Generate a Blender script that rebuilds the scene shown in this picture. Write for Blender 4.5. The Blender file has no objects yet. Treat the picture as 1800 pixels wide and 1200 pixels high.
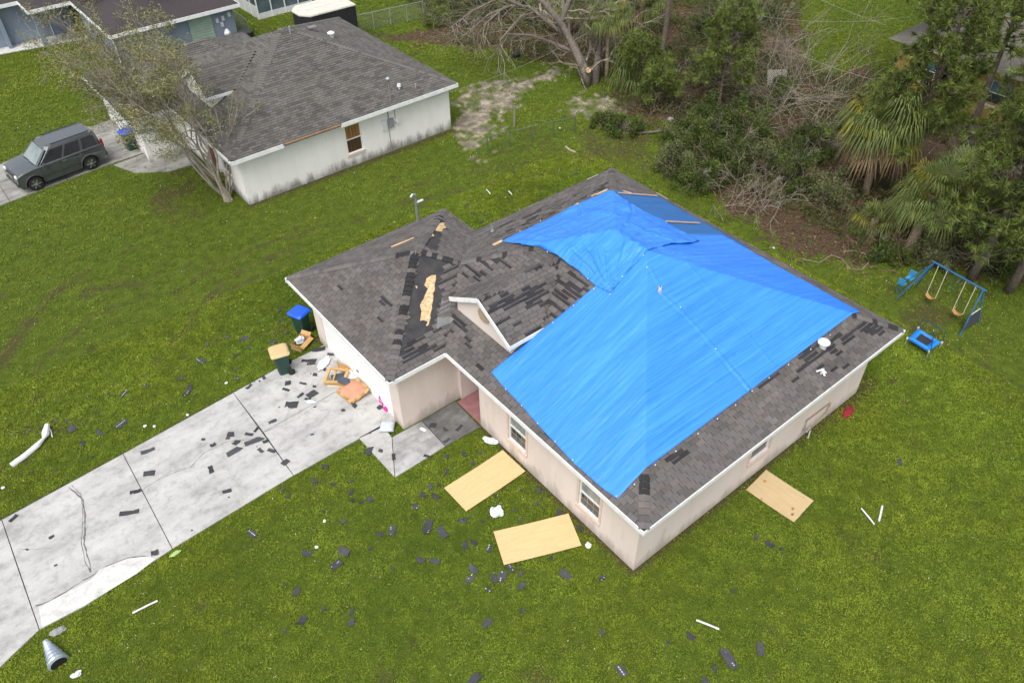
import bpy, math, random
import numpy as np
from mathutils import Vector, Matrix
from math import sin, cos, pi, radians, sqrt, atan2
SC = bpy.context.scene
COL = SC.collection
# ---------------------------------------------------------------- camera, sky, sun, exposure
CP = np.array([-10.5623, -7.8064, 20.6658]); FPX = 1391.785
_a, _b, _c = 0.90172, 0.73674, -0.01807
_f = np.array([cos(_b)*cos(_a), cos(_b)*sin(_a), -sin(_b)]); _r0 = np.array([sin(_a), -cos(_a), 0.]); _u0 = np.cross(_r0, _f)
_r = _r0*cos(_c)+_u0*sin(_c); _u = _u0*cos(_c)-_r0*sin(_c)
cam = bpy.data.objects.new('camera', bpy.data.cameras.new('camera')); COL.objects.link(cam); SC.camera = cam
cam.data.sensor_width = 36; cam.data.lens = FPX/1800*36; cam.data.clip_start = .5; cam.data.clip_end = 600
cam.matrix_world = Matrix(((_r[0], _u[0], -_f[0], CP[0]), (_r[1], _u[1], -_f[1], CP[1]), (_r[2], _u[2], -_f[2], CP[2]), (0, 0, 0, 1)))
SUN_EL, SUN_AZ = radians(60), radians(210)      # azimuth measured from +x towards +y
w = bpy.data.worlds.new('World'); SC.world = w; w.use_nodes = True
sky = w.node_tree.nodes.new('ShaderNodeTexSky'); sky.sky_type = 'NISHITA'; sky.sun_disc = False
sky.sun_elevation = SUN_EL; sky.sun_rotation = pi/2-SUN_AZ; sky.air_density = 1.0; sky.dust_density = 4.0; sky.ozone_density = .6
hs = w.node_tree.nodes.new('ShaderNodeHueSaturation'); hs.inputs['Saturation'].default_value = .35   # overcast: a near-grey dome
w.node_tree.links.new(sky.outputs[0], hs.inputs['Color'])
bg = w.node_tree.nodes['Background']; bg.inputs[1].default_value = .15
w.node_tree.links.new(hs.outputs[0], bg.inputs[0])
sl = bpy.data.lights.new('sun', 'SUN'); sl.energy = .85; sl.angle = radians(35); sl.color = (1, .96, .9)
so = bpy.data.objects.new('sun', sl); COL.objects.link(so)
so.rotation_euler = Vector((cos(SUN_AZ)*cos(SUN_EL), sin(SUN_AZ)*cos(SUN_EL), sin(SUN_EL))).to_track_quat('Z', 'Y').to_euler()
SC.view_settings.view_transform = 'Standard'; SC.view_settings.look = 'None'
SC.view_settings.exposure = 0.72; SC.view_settings.gamma = 1
SC.view_settings.use_curve_mapping = False
SC.cycles.max_bounces = 6; SC.cycles.transparent_max_bounces = 6
# ---------------------------------------------------------------- survey helpers: a photo pixel (1800 x 1200) to the point it shows
def ray(u, v): return _f+_r*(u-900)/FPX-_u*(v-600)/FPX
def at(u, v, z=0.):
    d = ray(u, v); return CP+d*((z-CP[2])/d[2])
def onx(u, v, x):
    d = ray(u, v); return CP+d*((x-CP[0])/d[0])
def ony(u, v, y):
    d = ray(u, v); return CP+d*((y-CP[1])/d[1])
# ---------------------------------------------------------------- measured plan of the tarped house
OV, EH, LX, LY = .52, 3.06, 11.333, 12.805
WX0, WX1, WY0, WY1, PT = -2.69, 4.40, 8.404, 15.398, .4278
ROOFS = [(-OV, LX+OV, -OV, LY+OV, EH), (WX0, WX1, WY0, WY1, EH)]
def zface(x, y, rects=ROOFS):
    best, fid = -9., None
    for i, (a, b, c, d, h) in enumerate(rects):
        q = (x-a, b-x, y-c, d-y); m = min(q)
        if m >= -1e-6 and h+PT*m > best: best = h+PT*m; fid = (i, q.index(m))
    return best, fid
def zr(x, y): return zface(x, y)[0]
def onroof(u, v, off=0.):
    d = ray(u, v); t = 18.
    while t < 60:
        q = CP+d*t
        if q[2] <= zr(q[0], q[1])+off: return q
        t += .01
    return q
# ---------------------------------------------------------------- materials
def ntree(name):
    m = bpy.data.materials.new(name); m.use_nodes = True; t = m.node_tree
    return m, t, t.nodes, t.links, t.nodes['Principled BSDF']
def lin(c):
    if isinstance(c, str):
        c = [int(c[i:i+2], 16)/255 for i in (0, 2, 4)]
        c = [x/12.92 if x <= .04045 else ((x+.055)/1.055)**2.4 for x in c]
    return (c[0], c[1], c[2], 1)
def noise(n, l, scale, detail=4, coord='Object', stretch=None, rough=.55):
    tc = n.new('ShaderNodeTexCoord') if coord != 'Pos' else n.new('ShaderNodeNewGeometry')
    src = tc.outputs[coord] if coord != 'Pos' else tc.outputs['Position']
    if stretch:
        mp = n.new('ShaderNodeMapping'); mp.inputs['Scale'].default_value = stretch[:3]
        if len(stretch) > 3: mp.inputs['Rotation'].default_value = (0, 0, stretch[3])
        l.new(src, mp.inputs[0]); src = mp.outputs[0]
    t = n.new('ShaderNodeTexNoise'); t.inputs['Scale'].default_value = scale; t.inputs['Detail'].default_value = detail; t.inputs['Roughness'].default_value = rough
    l.new(src, t.inputs['Vector']); return t.outputs['Fac']
def ramp(n, l, fac, stops):
    r = n.new('ShaderNodeValToRGB'); e = r.color_ramp.elements
    while len(e) > 1: e.remove(e[-1])
    e[0].position = stops[0][0]; e[0].color = lin(stops[0][1])
    for p, c in stops[1:]:
        q = e.new(p); q.color = lin(c)
    l.new(fac, r.inputs[0]); return r.outputs[0]
def mixc(n, l, fac, a, b, mode='MIX'):
    m = n.new('ShaderNodeMix'); m.data_type = 'RGBA'; m.blend_type = mode
    for s, v in ((0, fac), (6, a), (7, b)):
        if hasattr(v, 'is_linked'): l.new(v, m.inputs[s])
        else: m.inputs[s].default_value = v if s == 0 else lin(v)
    return m.outputs[2]
def bump(n, l, p, h, strength=.3, dist=.02):
    b = n.new('ShaderNodeBump'); b.inputs['Strength'].default_value = strength; b.inputs['Distance'].default_value = dist
    l.new(h, b.inputs['Height']); l.new(b.outputs[0], p.inputs['Normal'])
MATS = {}
def mat(name, c, c2=None, scale=8, rough=.7, bmp=0, bscale=60, metal=0, stretch=None, lo=.35, hi=.65, spec=.5, tint=False, coord='Object'):
    if name in MATS: return MATS[name]
    m, t, n, l, p = ntree(name)
    if c2 is None: c2 = tuple(x*.8 for x in lin(c)[:3])
    col = ramp(n, l, noise(n, l, scale, 5, coord, stretch), [(lo, c), (hi, c2)])
    if tint:
        a = n.new('ShaderNodeAttribute'); a.attribute_name = 'tint'; col = mixc(n, l, 1., col, a.outputs['Color'], 'MULTIPLY')
    l.new(col, p.inputs['Base Color']); p.inputs['Roughness'].default_value = rough; p.inputs['Metallic'].default_value = metal
    p.inputs['Specular IOR Level'].default_value = spec
    if bmp: bump(n, l, p, noise(n, l, bscale, 3, coord), bmp, .01)
    MATS[name] = m; return m
# ---------------------------------------------------------------- mesh builder
class MB:
    def __init__(s): s.v = []; s.f = []; s.t = []
    def face(s, pts, tint=None):
        i = len(s.v); s.v += [tuple(map(float, p)) for p in pts]; s.f.append(tuple(range(i, i+len(pts)))); s.t.append(tint)
    def box(s, c, d, rot=None, tint=None):
        M_ = rot if rot is not None else Matrix.Identity(3); h = [x/2 for x in d]; i = len(s.v)
        for z in (-1, 1):
            for x, y in ((-1, -1), (1, -1), (1, 1), (-1, 1)):
                q = M_ @ Vector((x*h[0], y*h[1], z*h[2])); s.v.append((q.x+c[0], q.y+c[1], q.z+c[2]))
        for f in ((3, 2, 1, 0), (4, 5, 6, 7), (0, 1, 5, 4), (1, 2, 6, 5), (2, 3, 7, 6), (3, 0, 4, 7)):
            s.f.append(tuple(i+k for k in f)); s.t.append(tint)
        return s
    def bx(s, x0, x1, y0, y1, z0, z1, tint=None):
        return s.box(((x0+x1)/2, (y0+y1)/2, (z0+z1)/2), (x1-x0, y1-y0, z1-z0), None, tint)
    def bar(s, a, b, wd, ht, tint=None):
        a, b = Vector(a), Vector(b); d = b-a; R_ = d.to_track_quat('X', 'Z').to_matrix()
        return s.box((a+b)/2, (d.length, wd, ht), R_, tint)
    def tube(s, pts, r, n=8, cap=True, tint=None):
        P = [Vector(p) for p in pts]; rr = r if isinstance(r, (list, tuple)) else [r]*len(P); base = len(s.v)
        up = Vector((0, 0, 1))
        for k, p in enumerate(P):
            d = (P[min(k+1, len(P)-1)]-P[max(k-1, 0)])
            d = d.normalized() if d.length > 1e-9 else Vector((0, 0, 1))
            x = d.cross(up) if abs(d.z) < .95 else d.cross(Vector((1, 0, 0)))
            x.normalize(); y = d.cross(x)
            for j in range(n):
                a = 2*pi*j/n; q = p+(x*cos(a)+y*sin(a))*rr[k]; s.v.append(tuple(q))
        for k in range(len(P)-1):
            for j in range(n):
                a = base+k*n+j; b = base+k*n+(j+1) % n; s.f.append((a, b, b+n, a+n)); s.t.append(tint)
        if cap:
            s.f.append(tuple(base+j for j in range(n))[::-1]); s.t.append(tint)
            s.f.append(tuple(base+(len(P)-1)*n+j for j in range(n))); s.t.append(tint)
        return s
    def prism(s, poly, z0, z1, tint=None):
        n = len(poly); i = len(s.v)
        s.v += [(p[0], p[1], z0) for p in poly]+[(p[0], p[1], z1) for p in poly]
        s.f.append(tuple(i+k for k in range(n))[::-1]); s.f.append(tuple(i+n+k for k in range(n))); s.t += [tint]*2
        for k in range(n):
            a = i+k; b = i+(k+1) % n; s.f.append((a, b, b+n, a+n)); s.t.append(tint)
        return s
    def loft(s, rings, cap=True, tint=None):
        n = len(rings[0]); i = len(s.v)
        for r in rings: s.v += [tuple(map(float, p)) for p in r]
        for k in range(len(rings)-1):
            for j in range(n):
                a = i+k*n+j; b = i+k*n+(j+1) % n; s.f.append((a, b, b+n, a+n)); s.t.append(tint)
        if cap:
            s.f.append(tuple(i+j for j in range(n))[::-1]); s.f.append(tuple(i+(len(rings)-1)*n+j for j in range(n))); s.t += [tint]*2
        return s
    def mesh(s, name, m, smooth=False):
        me = bpy.data.meshes.new(name); me.from_pydata(s.v, [], s.f)
        if m: me.materials.append(m)
        if smooth: me.shade_smooth()
        if any(t is not None for t in s.t):
            at_ = me.color_attributes.new('tint', 'FLOAT_COLOR', 'CORNER'); buf = []
            for f, t in zip(s.f, s.t):
                t = t if t is not None else (1, 1, 1)
                if isinstance(t, (int, float)): t = (t, t, t)
                buf += [t[0], t[1], t[2], 1.]*len(f)
            at_.data.foreach_set('color', buf)
        me.update(); return me
    def build(s, name, m, parent=None, smooth=False, bevel=0, weld=False):
        me = s.mesh(name, m, smooth)
        if bevel or weld:
            import bmesh
            bm = bmesh.new(); bm.from_mesh(me); bmesh.ops.remove_doubles(bm, verts=bm.verts, dist=1e-5)
            if bevel: bmesh.ops.bevel(bm, geom=[e for e in bm.edges if len(e.link_faces) == 2 and e.calc_face_angle(0) > .5], offset=bevel, segments=2, affect='EDGES', clamp_overlap=True)
            bmesh.ops.recalc_face_normals(bm, faces=bm.faces)
            bm.to_mesh(me); bm.free()
        return link(name, me, parent)
def link(name, me, parent=None):
    o = bpy.data.objects.new(name, me); COL.objects.link(o)
    if parent: o.parent = parent
    return o
def tag(o, label, cat, group=None, kind=None):
    if label: o['label'] = label
    if cat: o['category'] = cat
    if group: o['group'] = group
    if kind: o['kind'] = kind
    return o
def thing(name, label, cat, loc=(0, 0, 0), rz=0, group=None):
    o = bpy.data.objects.new(name, None); COL.objects.link(o); o.empty_display_size = .2
    o.location = tuple(float(x) for x in loc); o.rotation_euler = (0, 0, rz)
    return tag(o, label, cat, group)
def copy_tree(o, parent=None):
    c = o.copy(); COL.objects.link(c)
    if parent: c.parent = parent
    for ch in list(o.children): copy_tree(ch, c)
    return c
def tris(name, V, m, parent=None, tint=None, flat=True):
    V = np.asarray(V, dtype=np.float32); n = len(V); me = bpy.data.meshes.new(name)
    me.vertices.add(n*3); me.vertices.foreach_set('co', V.reshape(-1))
    me.loops.add(n*3); me.loops.foreach_set('vertex_index', np.arange(n*3, dtype=np.int32))
    me.polygons.add(n); me.polygons.foreach_set('loop_start', np.arange(0, n*3, 3, dtype=np.int32))
    me.materials.append(m)
    if tint is not None:
        a = me.color_attributes.new('tint', 'FLOAT_COLOR', 'CORNER')
        T = np.ones((n, 3, 4), np.float32); T[:, :, :3] = np.asarray(tint).reshape(n, 1, 3); a.data.foreach_set('color', T.reshape(-1))
    me.update(calc_edges=True); return link(name, me, parent)
def segmesh(name, segs, m, parent=None, sides=4):
    mb = MB()
    V = []
    for a, b, ra, rb in segs:
        a = np.array(a, float); b = np.array(b, float); d = b-a; L = np.linalg.norm(d)+1e-9; d /= L
        x = np.cross(d, (0, 0, 1.)) if abs(d[2]) < .9 else np.cross(d, (1., 0, 0)); x /= np.linalg.norm(x); y = np.cross(d, x)
        A = [a+(x*cos(2*pi*j/sides)+y*sin(2*pi*j/sides))*ra for j in range(sides)]
        B = [b+(x*cos(2*pi*j/sides)+y*sin(2*pi*j/sides))*rb for j in range(sides)]
        for j in range(sides):
            k = (j+1) % sides; V.append((A[j], A[k], B[k])); V.append((A[j], B[k], B[j]))
    return tris(name, V, m, parent)
def vnoise(x, y, s, seed=0):
    x = np.asarray(x)/s+seed*17.3; y = np.asarray(y)/s+seed*7.7; xi = np.floor(x).astype(np.int64); yi = np.floor(y).astype(np.int64); fx = x-xi; fy = y-yi
    fx = fx*fx*(3-2*fx); fy = fy*fy*(3-2*fy)
    def h(a, b):
        n = (a*374761393+b*668265263+seed*1442695) & 0x7fffffff; n = ((n ^ (n >> 13))*1274126177) & 0x7fffffff
        return ((n ^ (n >> 16)) & 0xffff)/65535.
    return (h(xi, yi)*(1-fx)+h(xi+1, yi)*fx)*(1-fy)+(h(xi, yi+1)*(1-fx)+h(xi+1, yi+1)*fx)*fy
def fbm(x, y, s, seed=0): return (vnoise(x, y, s, seed)*.5+vnoise(x, y, s/2.1, seed+1)*.3+vnoise(x, y, s/4.3, seed+2)*.2)
def inpoly(x, y, poly):
    x = np.asarray(x); y = np.asarray(y); r = np.zeros(x.shape, bool); n = len(poly)
    for i in range(n):
        x0, y0 = poly[i][:2]; x1, y1 = poly[(i+1) % n][:2]
        if y0 == y1: continue
        c = ((y0 > y) != (y1 > y)) & (x < (x1-x0)*(y-y0)/(y1-y0)+x0); r ^= c
    return r
def segd(x, y, a, b):
    ax, ay = a[:2]; bx_, by = b[:2]; dx, dy = bx_-ax, by-ay; t = np.clip(((x-ax)*dx+(y-ay)*dy)/(dx*dx+dy*dy), 0, 1)
    return np.hypot(x-ax-t*dx, y-ay-t*dy)
rng = np.random.default_rng(7); random.seed(7)
WHITE = mat('white_paint', 'e4e6e6', 'd2d4d4', 6, .5)
# ---------------------------------------------------------------- ground
def pw(pts, z=0.): return [tuple(at(u, v, z)[:2]) for u, v in pts]
DRIVE = pw([(-160, 1004), (0, 913), (217, 797), (410, 689), (560, 604), (700, 738), (632, 770), (515, 836), (303, 965), (150, 1064), (72, 1106), (30, 1143), (-90, 1260)])
DRIVE[4] = (-2.2, 14.55); DRIVE[5] = (-2.2, 9.5)
WALK = [[(630, 769), (672, 746), (689, 768), (694, 839)], [(689, 768), (741, 739), (783, 784), (694, 839)], [(741, 739), (800, 704), (844, 750), (783, 784)]]
WALKW = [pw(q) for q in WALK]
DRIVE2 = [(-16, 33.3), (-9.38, 33.6), (-4.3, 34.15), (-1.9, 34.2), (-.5, 31.2), (.1, 31.2), (.1, 32.9), (-2.1, 33.1), (-2.1, 39.2), (-5, 39.0), (-8.4, 37.9), (-16, 37.2)]
BLUEWALK = pw([(-160, 140), (0, 97), (210, 60), (205, 40), (-160, 90)])
HOUSES = [[(-.02, -.02), (LX, 0), (LX, LY), (-2.2, 14.9), (-2.2, 8.9), (0, 8.9)], [(0, 25.8), (12, 25.8), (12, 37.6), (-2.1, 38.8), (-2.1, 33), (0, 33)]]
SAND = [pw([(806, 158), (868, 140), (905, 142), (940, 133), (968, 112), (990, 116), (965, 138), (925, 165), (895, 192), (868, 222), (842, 275), (818, 262), (806, 240)]),
        pw([(1000, 165), (1060, 172), (1115, 190), (1060, 205), (1010, 200)])]
LITTER = [pw([(640, 70), (760, 48), (860, 20), (1020, 40), (1035, 140), (1000, 108), (960, 108), (920, 98), (880, 88), (800, 82), (730, 78)]),
          pw([(1085, 190), (1180, 215), (1200, 260), (1275, 348), (1315, 385), (1345, 412), (1420, 448), (1500, 455), (1620, 455), (1700, 480), (1820, 500), (1900, 420), (1900, 230), (1640, 215), (1540, 120), (1420, 130), (1400, 0), (1030, -60), (1000, 60), (1075, 150)])]
BROWN = [pw([(975, 262), (1080, 220), (1210, 250), (1150, 300), (1060, 285)]), pw([(1560, 480), (1700, 520), (1730, 600), (1650, 620), (1580, 560)]), pw([(290, 300), (350, 300), (350, 380), (280, 370)])]
TRACKS = [(pw([(300, 520), (380, 470), (470, 430), (560, 400), (640, 385)]), .1), (pw([(330, 560), (420, 500), (520, 455)]), .08), (pw([(90, 620), (160, 560), (250, 520), (330, 470)]), .12), (pw([(1100, 950), (1200, 880), (1300, 815), (1460, 735), (1530, 670)]), .3), (pw([(150, 520), (210, 500), (290, 500)]), .15), (pw([(275, 645), (300, 602), (340, 570), (362, 530), (395, 490), (440, 468), (510, 440)]), .16), (pw([(0, 764), (60, 757), (130, 752)]), .14), (pw([(0, 640), (40, 580), (90, 520), (150, 480)]), .25),
          (pw([(690, 338), (820, 305), (940, 285), (1010, 262)]), .12), (pw([(720, 356), (850, 325), (1000, 300), (1090, 265)]), .1), (pw([(0, 830), (40, 812)]), .2),
          (pw([(850, 272), (920, 262), (960, 250)]), .2), (pw([(60, 705), (100, 695)]), .15)]
def masks(x, y):
    x = np.asarray(x, float); y = np.asarray(y, float)
    jx = (fbm(x, y, 1.3, 3)-.5)*2.2+(vnoise(x, y, .22, 11)-.5)*1.3; jy = (fbm(x, y, 1.3, 9)-.5)*2.2+(vnoise(x, y, .22, 13)-.5)*1.3
    sand = np.zeros(x.shape); lit = np.zeros(x.shape); br = np.zeros(x.shape)
    for p in SAND: sand = np.maximum(sand, inpoly(x+jx, y+jy, p)*1.)
    sand *= np.clip((fbm(x, y, .7, 31)-.22)*4, .25, 1)
    for p in LITTER: lit = np.maximum(lit, inpoly(x+jx, y+jy, p)*1.)
    for p in BROWN: br = np.maximum(br, inpoly(x+jx*1.5, y+jy*1.5, p)*np.clip((fbm(x, y, 1.2, 15)-.3)*2, .05, .6))
    for p, wd in TRACKS:
        for a, b in zip(p[:-1], p[1:]): br = np.maximum(br, np.clip(1.6-segd(x+jx*.06, y+jy*.06, a, b)/wd, 0, 1)*np.clip((fbm(x, y, .5, 5)-.3)*4, 0, 1)*.65)
    br = np.maximum(br, np.clip((fbm(x, y, 1.0, 21)-.76)*12, 0, 1)*.6)
    br = np.maximum(br, np.clip((fbm(x, y, .45, 23)-.79)*14, 0, 1)*.7)
    # bare dirt line along the foot of the walls
    for a, b in (((0, 0), (LX, 0)), ((0, 0), (0, 7.3)), ((0, 25.75), (12.1, 25.5)), ((-2.3, 15), (3.9, 15))):
        br = np.maximum(br, np.clip(1.3-segd(x, y, a, b)/.22, 0, 1)*.9)
    return sand, lit, br
def ground_material():
    m, t, n, l, p = ntree('ground_soil_and_turf')
    a = n.new('ShaderNodeAttribute'); a.attribute_name = 'cover'; s = n.new('ShaderNodeSeparateColor'); l.new(a.outputs['Color'], s.inputs[0])
    g1 = ramp(n, l, noise(n, l, 2.2, 8, 'Pos', None, .7), [(.3, (.045, .07, .008)), (.5, (.08, .115, .013)), (.7, (.12, .16, .02))])
    fine = ramp(n, l, noise(n, l, 26, 6, 'Pos', None, .8), [(.35, (.5, .5, .5)), (.65, (1.35, 1.35, 1.35))])
    g = mixc(n, l, .85, g1, fine, 'MULTIPLY')
    sandc = ramp(n, l, noise(n, l, 1.6, 8, 'Pos', None, .7), [(.35, (.13, .11, .09)), (.5, (.23, .2, .16)), (.62, (.42, .36, .27))])
    litc = ramp(n, l, noise(n, l, 9, 8, 'Pos', None, .8), [(.32, (.02, .013, .008)), (.5, (.085, .055, .034)), (.68, (.2, .14, .09))])
    c = mixc(n, l, s.outputs[2], g, ramp(n, l, noise(n, l, 14, 6, 'Pos', None, .8), [(.35, (.028, .019, .011)), (.65, (.11, .075, .045))]))
    c = mixc(n, l, s.outputs[1], c, litc); c = mixc(n, l, s.outputs[0], c, sandc)
    l.new(c, p.inputs['Base Color']); p.inputs['Roughness'].default_value = .95; p.inputs['Specular IOR Level'].default_value = .15
    bump(n, l, p, noise(n, l, 18, 5, 'Pos', None, .8), .8, .06)
    return m
def build_ground():
    xs = np.arange(-22, 62, .25); ys = np.arange(-16, 72, .25); X, Y = np.meshgrid(xs, ys, indexing='ij')
    sa, li, br = masks(X, Y); nx, ny = X.shape
    V = np.stack([X, Y, np.zeros_like(X)], -1).reshape(-1, 3)
    me = bpy.data.meshes.new('lawn'); i = np.arange(nx*ny).reshape(nx, ny)
    F = np.stack([i[:-1, :-1], i[1:, :-1], i[1:, 1:], i[:-1, 1:]], -1).reshape(-1, 4)
    me.vertices.add(len(V)); me.vertices.foreach_set('co', V.astype(np.float32).reshape(-1))
    me.loops.add(F.size); me.loops.foreach_set('vertex_index', F.astype(np.int32).reshape(-1))
    me.polygons.add(len(F)); me.polygons.foreach_set('loop_start', np.arange(0, F.size, 4, dtype=np.int32))
    a = me.color_attributes.new('cover', 'FLOAT_COLOR', 'POINT'); C4 = np.ones((len(V), 4), np.float32)
    C4[:, 0] = sa.reshape(-1); C4[:, 1] = li.reshape(-1); C4[:, 2] = br.reshape(-1); a.data.foreach_set('color', C4.reshape(-1))
    gm = ground_material(); me.materials.append(gm); me.update(calc_edges=True)
    link('lawn', me)['kind'] = 'structure'
    # outer terrain: a ring of four sheets butting against the lawn sheet, out past everything
    o = MB(); B = 400
    o.face([(-B, -B, 0), (B, -B, 0), (B, -16, 0), (-B, -16, 0)]); o.face([(-B, 71.75, 0), (B, 71.75, 0), (B, B, 0), (-B, B, 0)])
    o.face([(-B, -16, 0), (-22, -16, 0), (-22, 71.75, 0), (-B, 71.75, 0)]); o.face([(61.75, -16, 0), (B, -16, 0), (B, 71.75, 0), (61.75, 71.75, 0)])
    ob = o.build('far_ground', gm); ob['kind'] = 'structure'
build_ground()
# ---------------------------------------------------------------- grass blades (real leaf-sized faces, thinning out with distance)
def grass():
    m, t, n, l, p = ntree('grass_blade')
    a = n.new('ShaderNodeAttribute'); a.attribute_name = 'tint'
    l.new(a.outputs['Color'], p.inputs['Base Color']); p.inputs['Roughness'].default_value = .7; p.inputs['Specular IOR Level'].default_value = .12
    view = [(-17, 8), (6, -10.5), (20, -6), (62, 14), (54, 20), (-1, 70), (-6, 62), (-18, 14)]
    out = []; tin = []
    N = 640000
    X = []; Y = []
    for (x0, x1, y0, y1, k) in ((-18, 16, -11, 20, 760000), (-18, 62, -11, 70, 640000)):
        x = rng.uniform(x0, x1, k); y = rng.uniform(y0, y1, k); X.append(x); Y.append(y)
    x = np.concatenate(X); y = np.concatenate(Y); ok = inpoly(x, y, view)
    for P in [DRIVE, DRIVE2, BLUEWALK]+WALKW+HOUSES: ok &= ~inpoly(x, y, P)
    x = x[ok]; y = y[ok]
    sa, li, br = masks(x, y); keep = rng.random(len(x)) > np.maximum.reduce([sa*.93, li*.9, br*.7])
    x = x[keep]; y = y[keep]; br = br[keep]; li = li[keep]; sa = sa[keep]
    n_ = len(x); d = np.sqrt((x-CP[0])**2+(y-CP[1])**2+CP[2]**2)
    clump = fbm(x, y, .26, 40); big = fbm(x, y, 6., 50); mid = fbm(x, y, 1.6, 60)
    L = (.03+.03*clump)*np.clip(d/23, .85, 2.4)*rng.uniform(.7, 1.3, n_); W = L*rng.uniform(.3, .5, n_)
    az = rng.uniform(0, 2*pi, n_); el = rng.uniform(.25, 1.25, n_)
    for k in range(2):
        az2 = az+k*rng.uniform(1.5, 4, n_); dx = np.cos(az2)*np.cos(el); dy = np.sin(az2)*np.cos(el); dz = np.sin(el)
        sx = -np.sin(az2); sy = np.cos(az2); bz = .004+.02*clump
        a0 = np.stack([x-sx*W/2, y-sy*W/2, bz], -1); a1 = np.stack([x+sx*W/2, y+sy*W/2, bz], -1); a2 = np.stack([x+dx*L, y+dy*L, bz+dz*L*.8], -1)
        out.append(np.stack([a0, a1, a2], 1))
        h = np.clip(.16+(clump-.2)*.75+rng.normal(0, .17, n_)+(big-.5)*.55+(mid-.5)*.5, 0, 1)[:, None]
        c = np.array([[.062, .104, .010]])*(1-h)+np.array([[.222, .298, .028]])*h
        yel = np.clip((fbm(x, y, 3.3, 70)-.4)*2.5, 0, 1)[:, None]*.45
        c = c*(1-yel)+c*np.array([[1.3, 1.02, .7]])*yel
        dry = (rng.random(n_) < .008+.5*br+.3*li)[:, None]; c = np.where(dry, np.array([[.17, .12, .055]])*rng.uniform(.5, 1.3, (n_, 1)), c)
        fl = (rng.random(n_) < .0009+.004*(fbm(x, y, 1.2, 77) > .62))[:, None]; c = np.where(fl, np.array([[.6, .62, .5]]), c)
        tin.append(c)
    o = tris('grass', np.concatenate(out), m, None, np.concatenate(tin)); tag(o, 'short green lawn grass and low weeds around the houses', 'grass', None, 'stuff')
    print('grass tris', n_*2)
grass()
# ---------------------------------------------------------------- concrete
def concrete(name, c1, c2, c3):
    m, t, n, l, p = ntree(name)
    a = ramp(n, l, noise(n, l, .55, 6, 'Pos', (1, 2.4, 1), .65), [(.3, c1), (.5, c2), (.7, c3)])
    f = ramp(n, l, noise(n, l, 40, 4, 'Pos'), [(.3, (.86, .86, .86)), (.7, (1.08, 1.08, 1.08))])
    st = ramp(n, l, noise(n, l, 3.2, 8, 'Pos', None, .75), [(.3, (.6, .59, .56)), (.52, (1, 1, 1))])
    c = mixc(n, l, 1., a, f, 'MULTIPLY'); c = mixc(n, l, .8, c, st, 'MULTIPLY')
    l.new(c, p.inputs['Base Color']); p.inputs['Roughness'].default_value = .9; p.inputs['Specular IOR Level'].default_value = .25
    bump(n, l, p, noise(n, l, 60, 4, 'Pos'), .25, .008); return m
CONC = concrete('driveway_concrete', (.32, .318, .31), (.44, .437, .425), (.52, .515, .5))
CONCW = concrete('walk_concrete', (.17, .17, .165), (.33, .33, .325), (.5, .5, .49))
CONCD = concrete('stained_walk_concrete', (.08, .08, .078), (.15, .15, .147), (.27, .27, .265))
PATCH = concrete('new_concrete', (.53, .53, .51), (.58, .58, .56), (.62, .61, .58))
def shrink(poly, g):
    P = [Vector(p[:2]) for p in poly]; n = len(P); A = sum(P[i].x*P[(i+1) % n].y-P[(i+1) % n].x*P[i].y for i in range(n)); s = 1 if A > 0 else -1; out = []
    for i in range(n):
        a, b, c = P[i-1], P[i], P[(i+1) % n]; e1 = (b-a).normalized(); e2 = (c-b).normalized()
        n1 = Vector((-e1.y, e1.x))*s; n2 = Vector((-e2.y, e2.x))*s; q = n1+n2; q = q/(max(.3, q.length_squared))*2*g
        out.append((b.x+q.x, b.y+q.y))
    return out if A > 0 else out[::-1]
def slab(poly, m, parent, z=.05, g=.012, name='slab'):
    b = MB(); p = shrink(poly, g); b.prism(p, -.03, z); return b.build(name, m, parent)
JOINT = mat('joint_dirt', (.04, .042, .02), (.09, .085, .045), 20, .95)
def pxq(*q): return pw(q, .05)
drive = thing('driveway', None, None); drive['kind'] = 'structure'; del_ = None
b = MB(); b.prism(DRIVE if sum(DRIVE[i][0]*DRIVE[(i+1) % len(DRIVE)][1]-DRIVE[(i+1) % len(DRIVE)][0]*DRIVE[i][1] for i in range(len(DRIVE))) > 0 else DRIVE[::-1], -.05, .012); b.build('joint_bed', JOINT, drive)
D = dict(a0=(-160, 1004), a1=(3, 913), a2=(216, 797), a3=(410, 690), b0=(-90, 1260), b1=(69, 1106), b2=(303, 964), b3=(516, 835), m2=(256, 879), m3=(463, 759))
slab(pxq(D['a0'], D['a1'], (35, 1008), D['b1'], (30, 1143), D['b0']), CONC, drive)
slab(pxq(D['a1'], D['a2'], D['b2'], (150, 1064), D['b1']), CONC, drive)
slab(pxq(D['a2'], D['a3'], D['b3'], (420, 893), D['b2']), CONC, drive)
gE = [(-2.12, 14.55), (-2.12, 12.05), (-2.12, 9.42)]
slab(pxq(D['a3'], (500, 640))+[gE[0], gE[1]]+pxq(D['m3']), CONC, drive, g=.008)
slab(pxq(D['m3'])+[gE[1], gE[2]]+pxq((632, 770), D['b3']), CONC, drive, g=.008)
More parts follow.
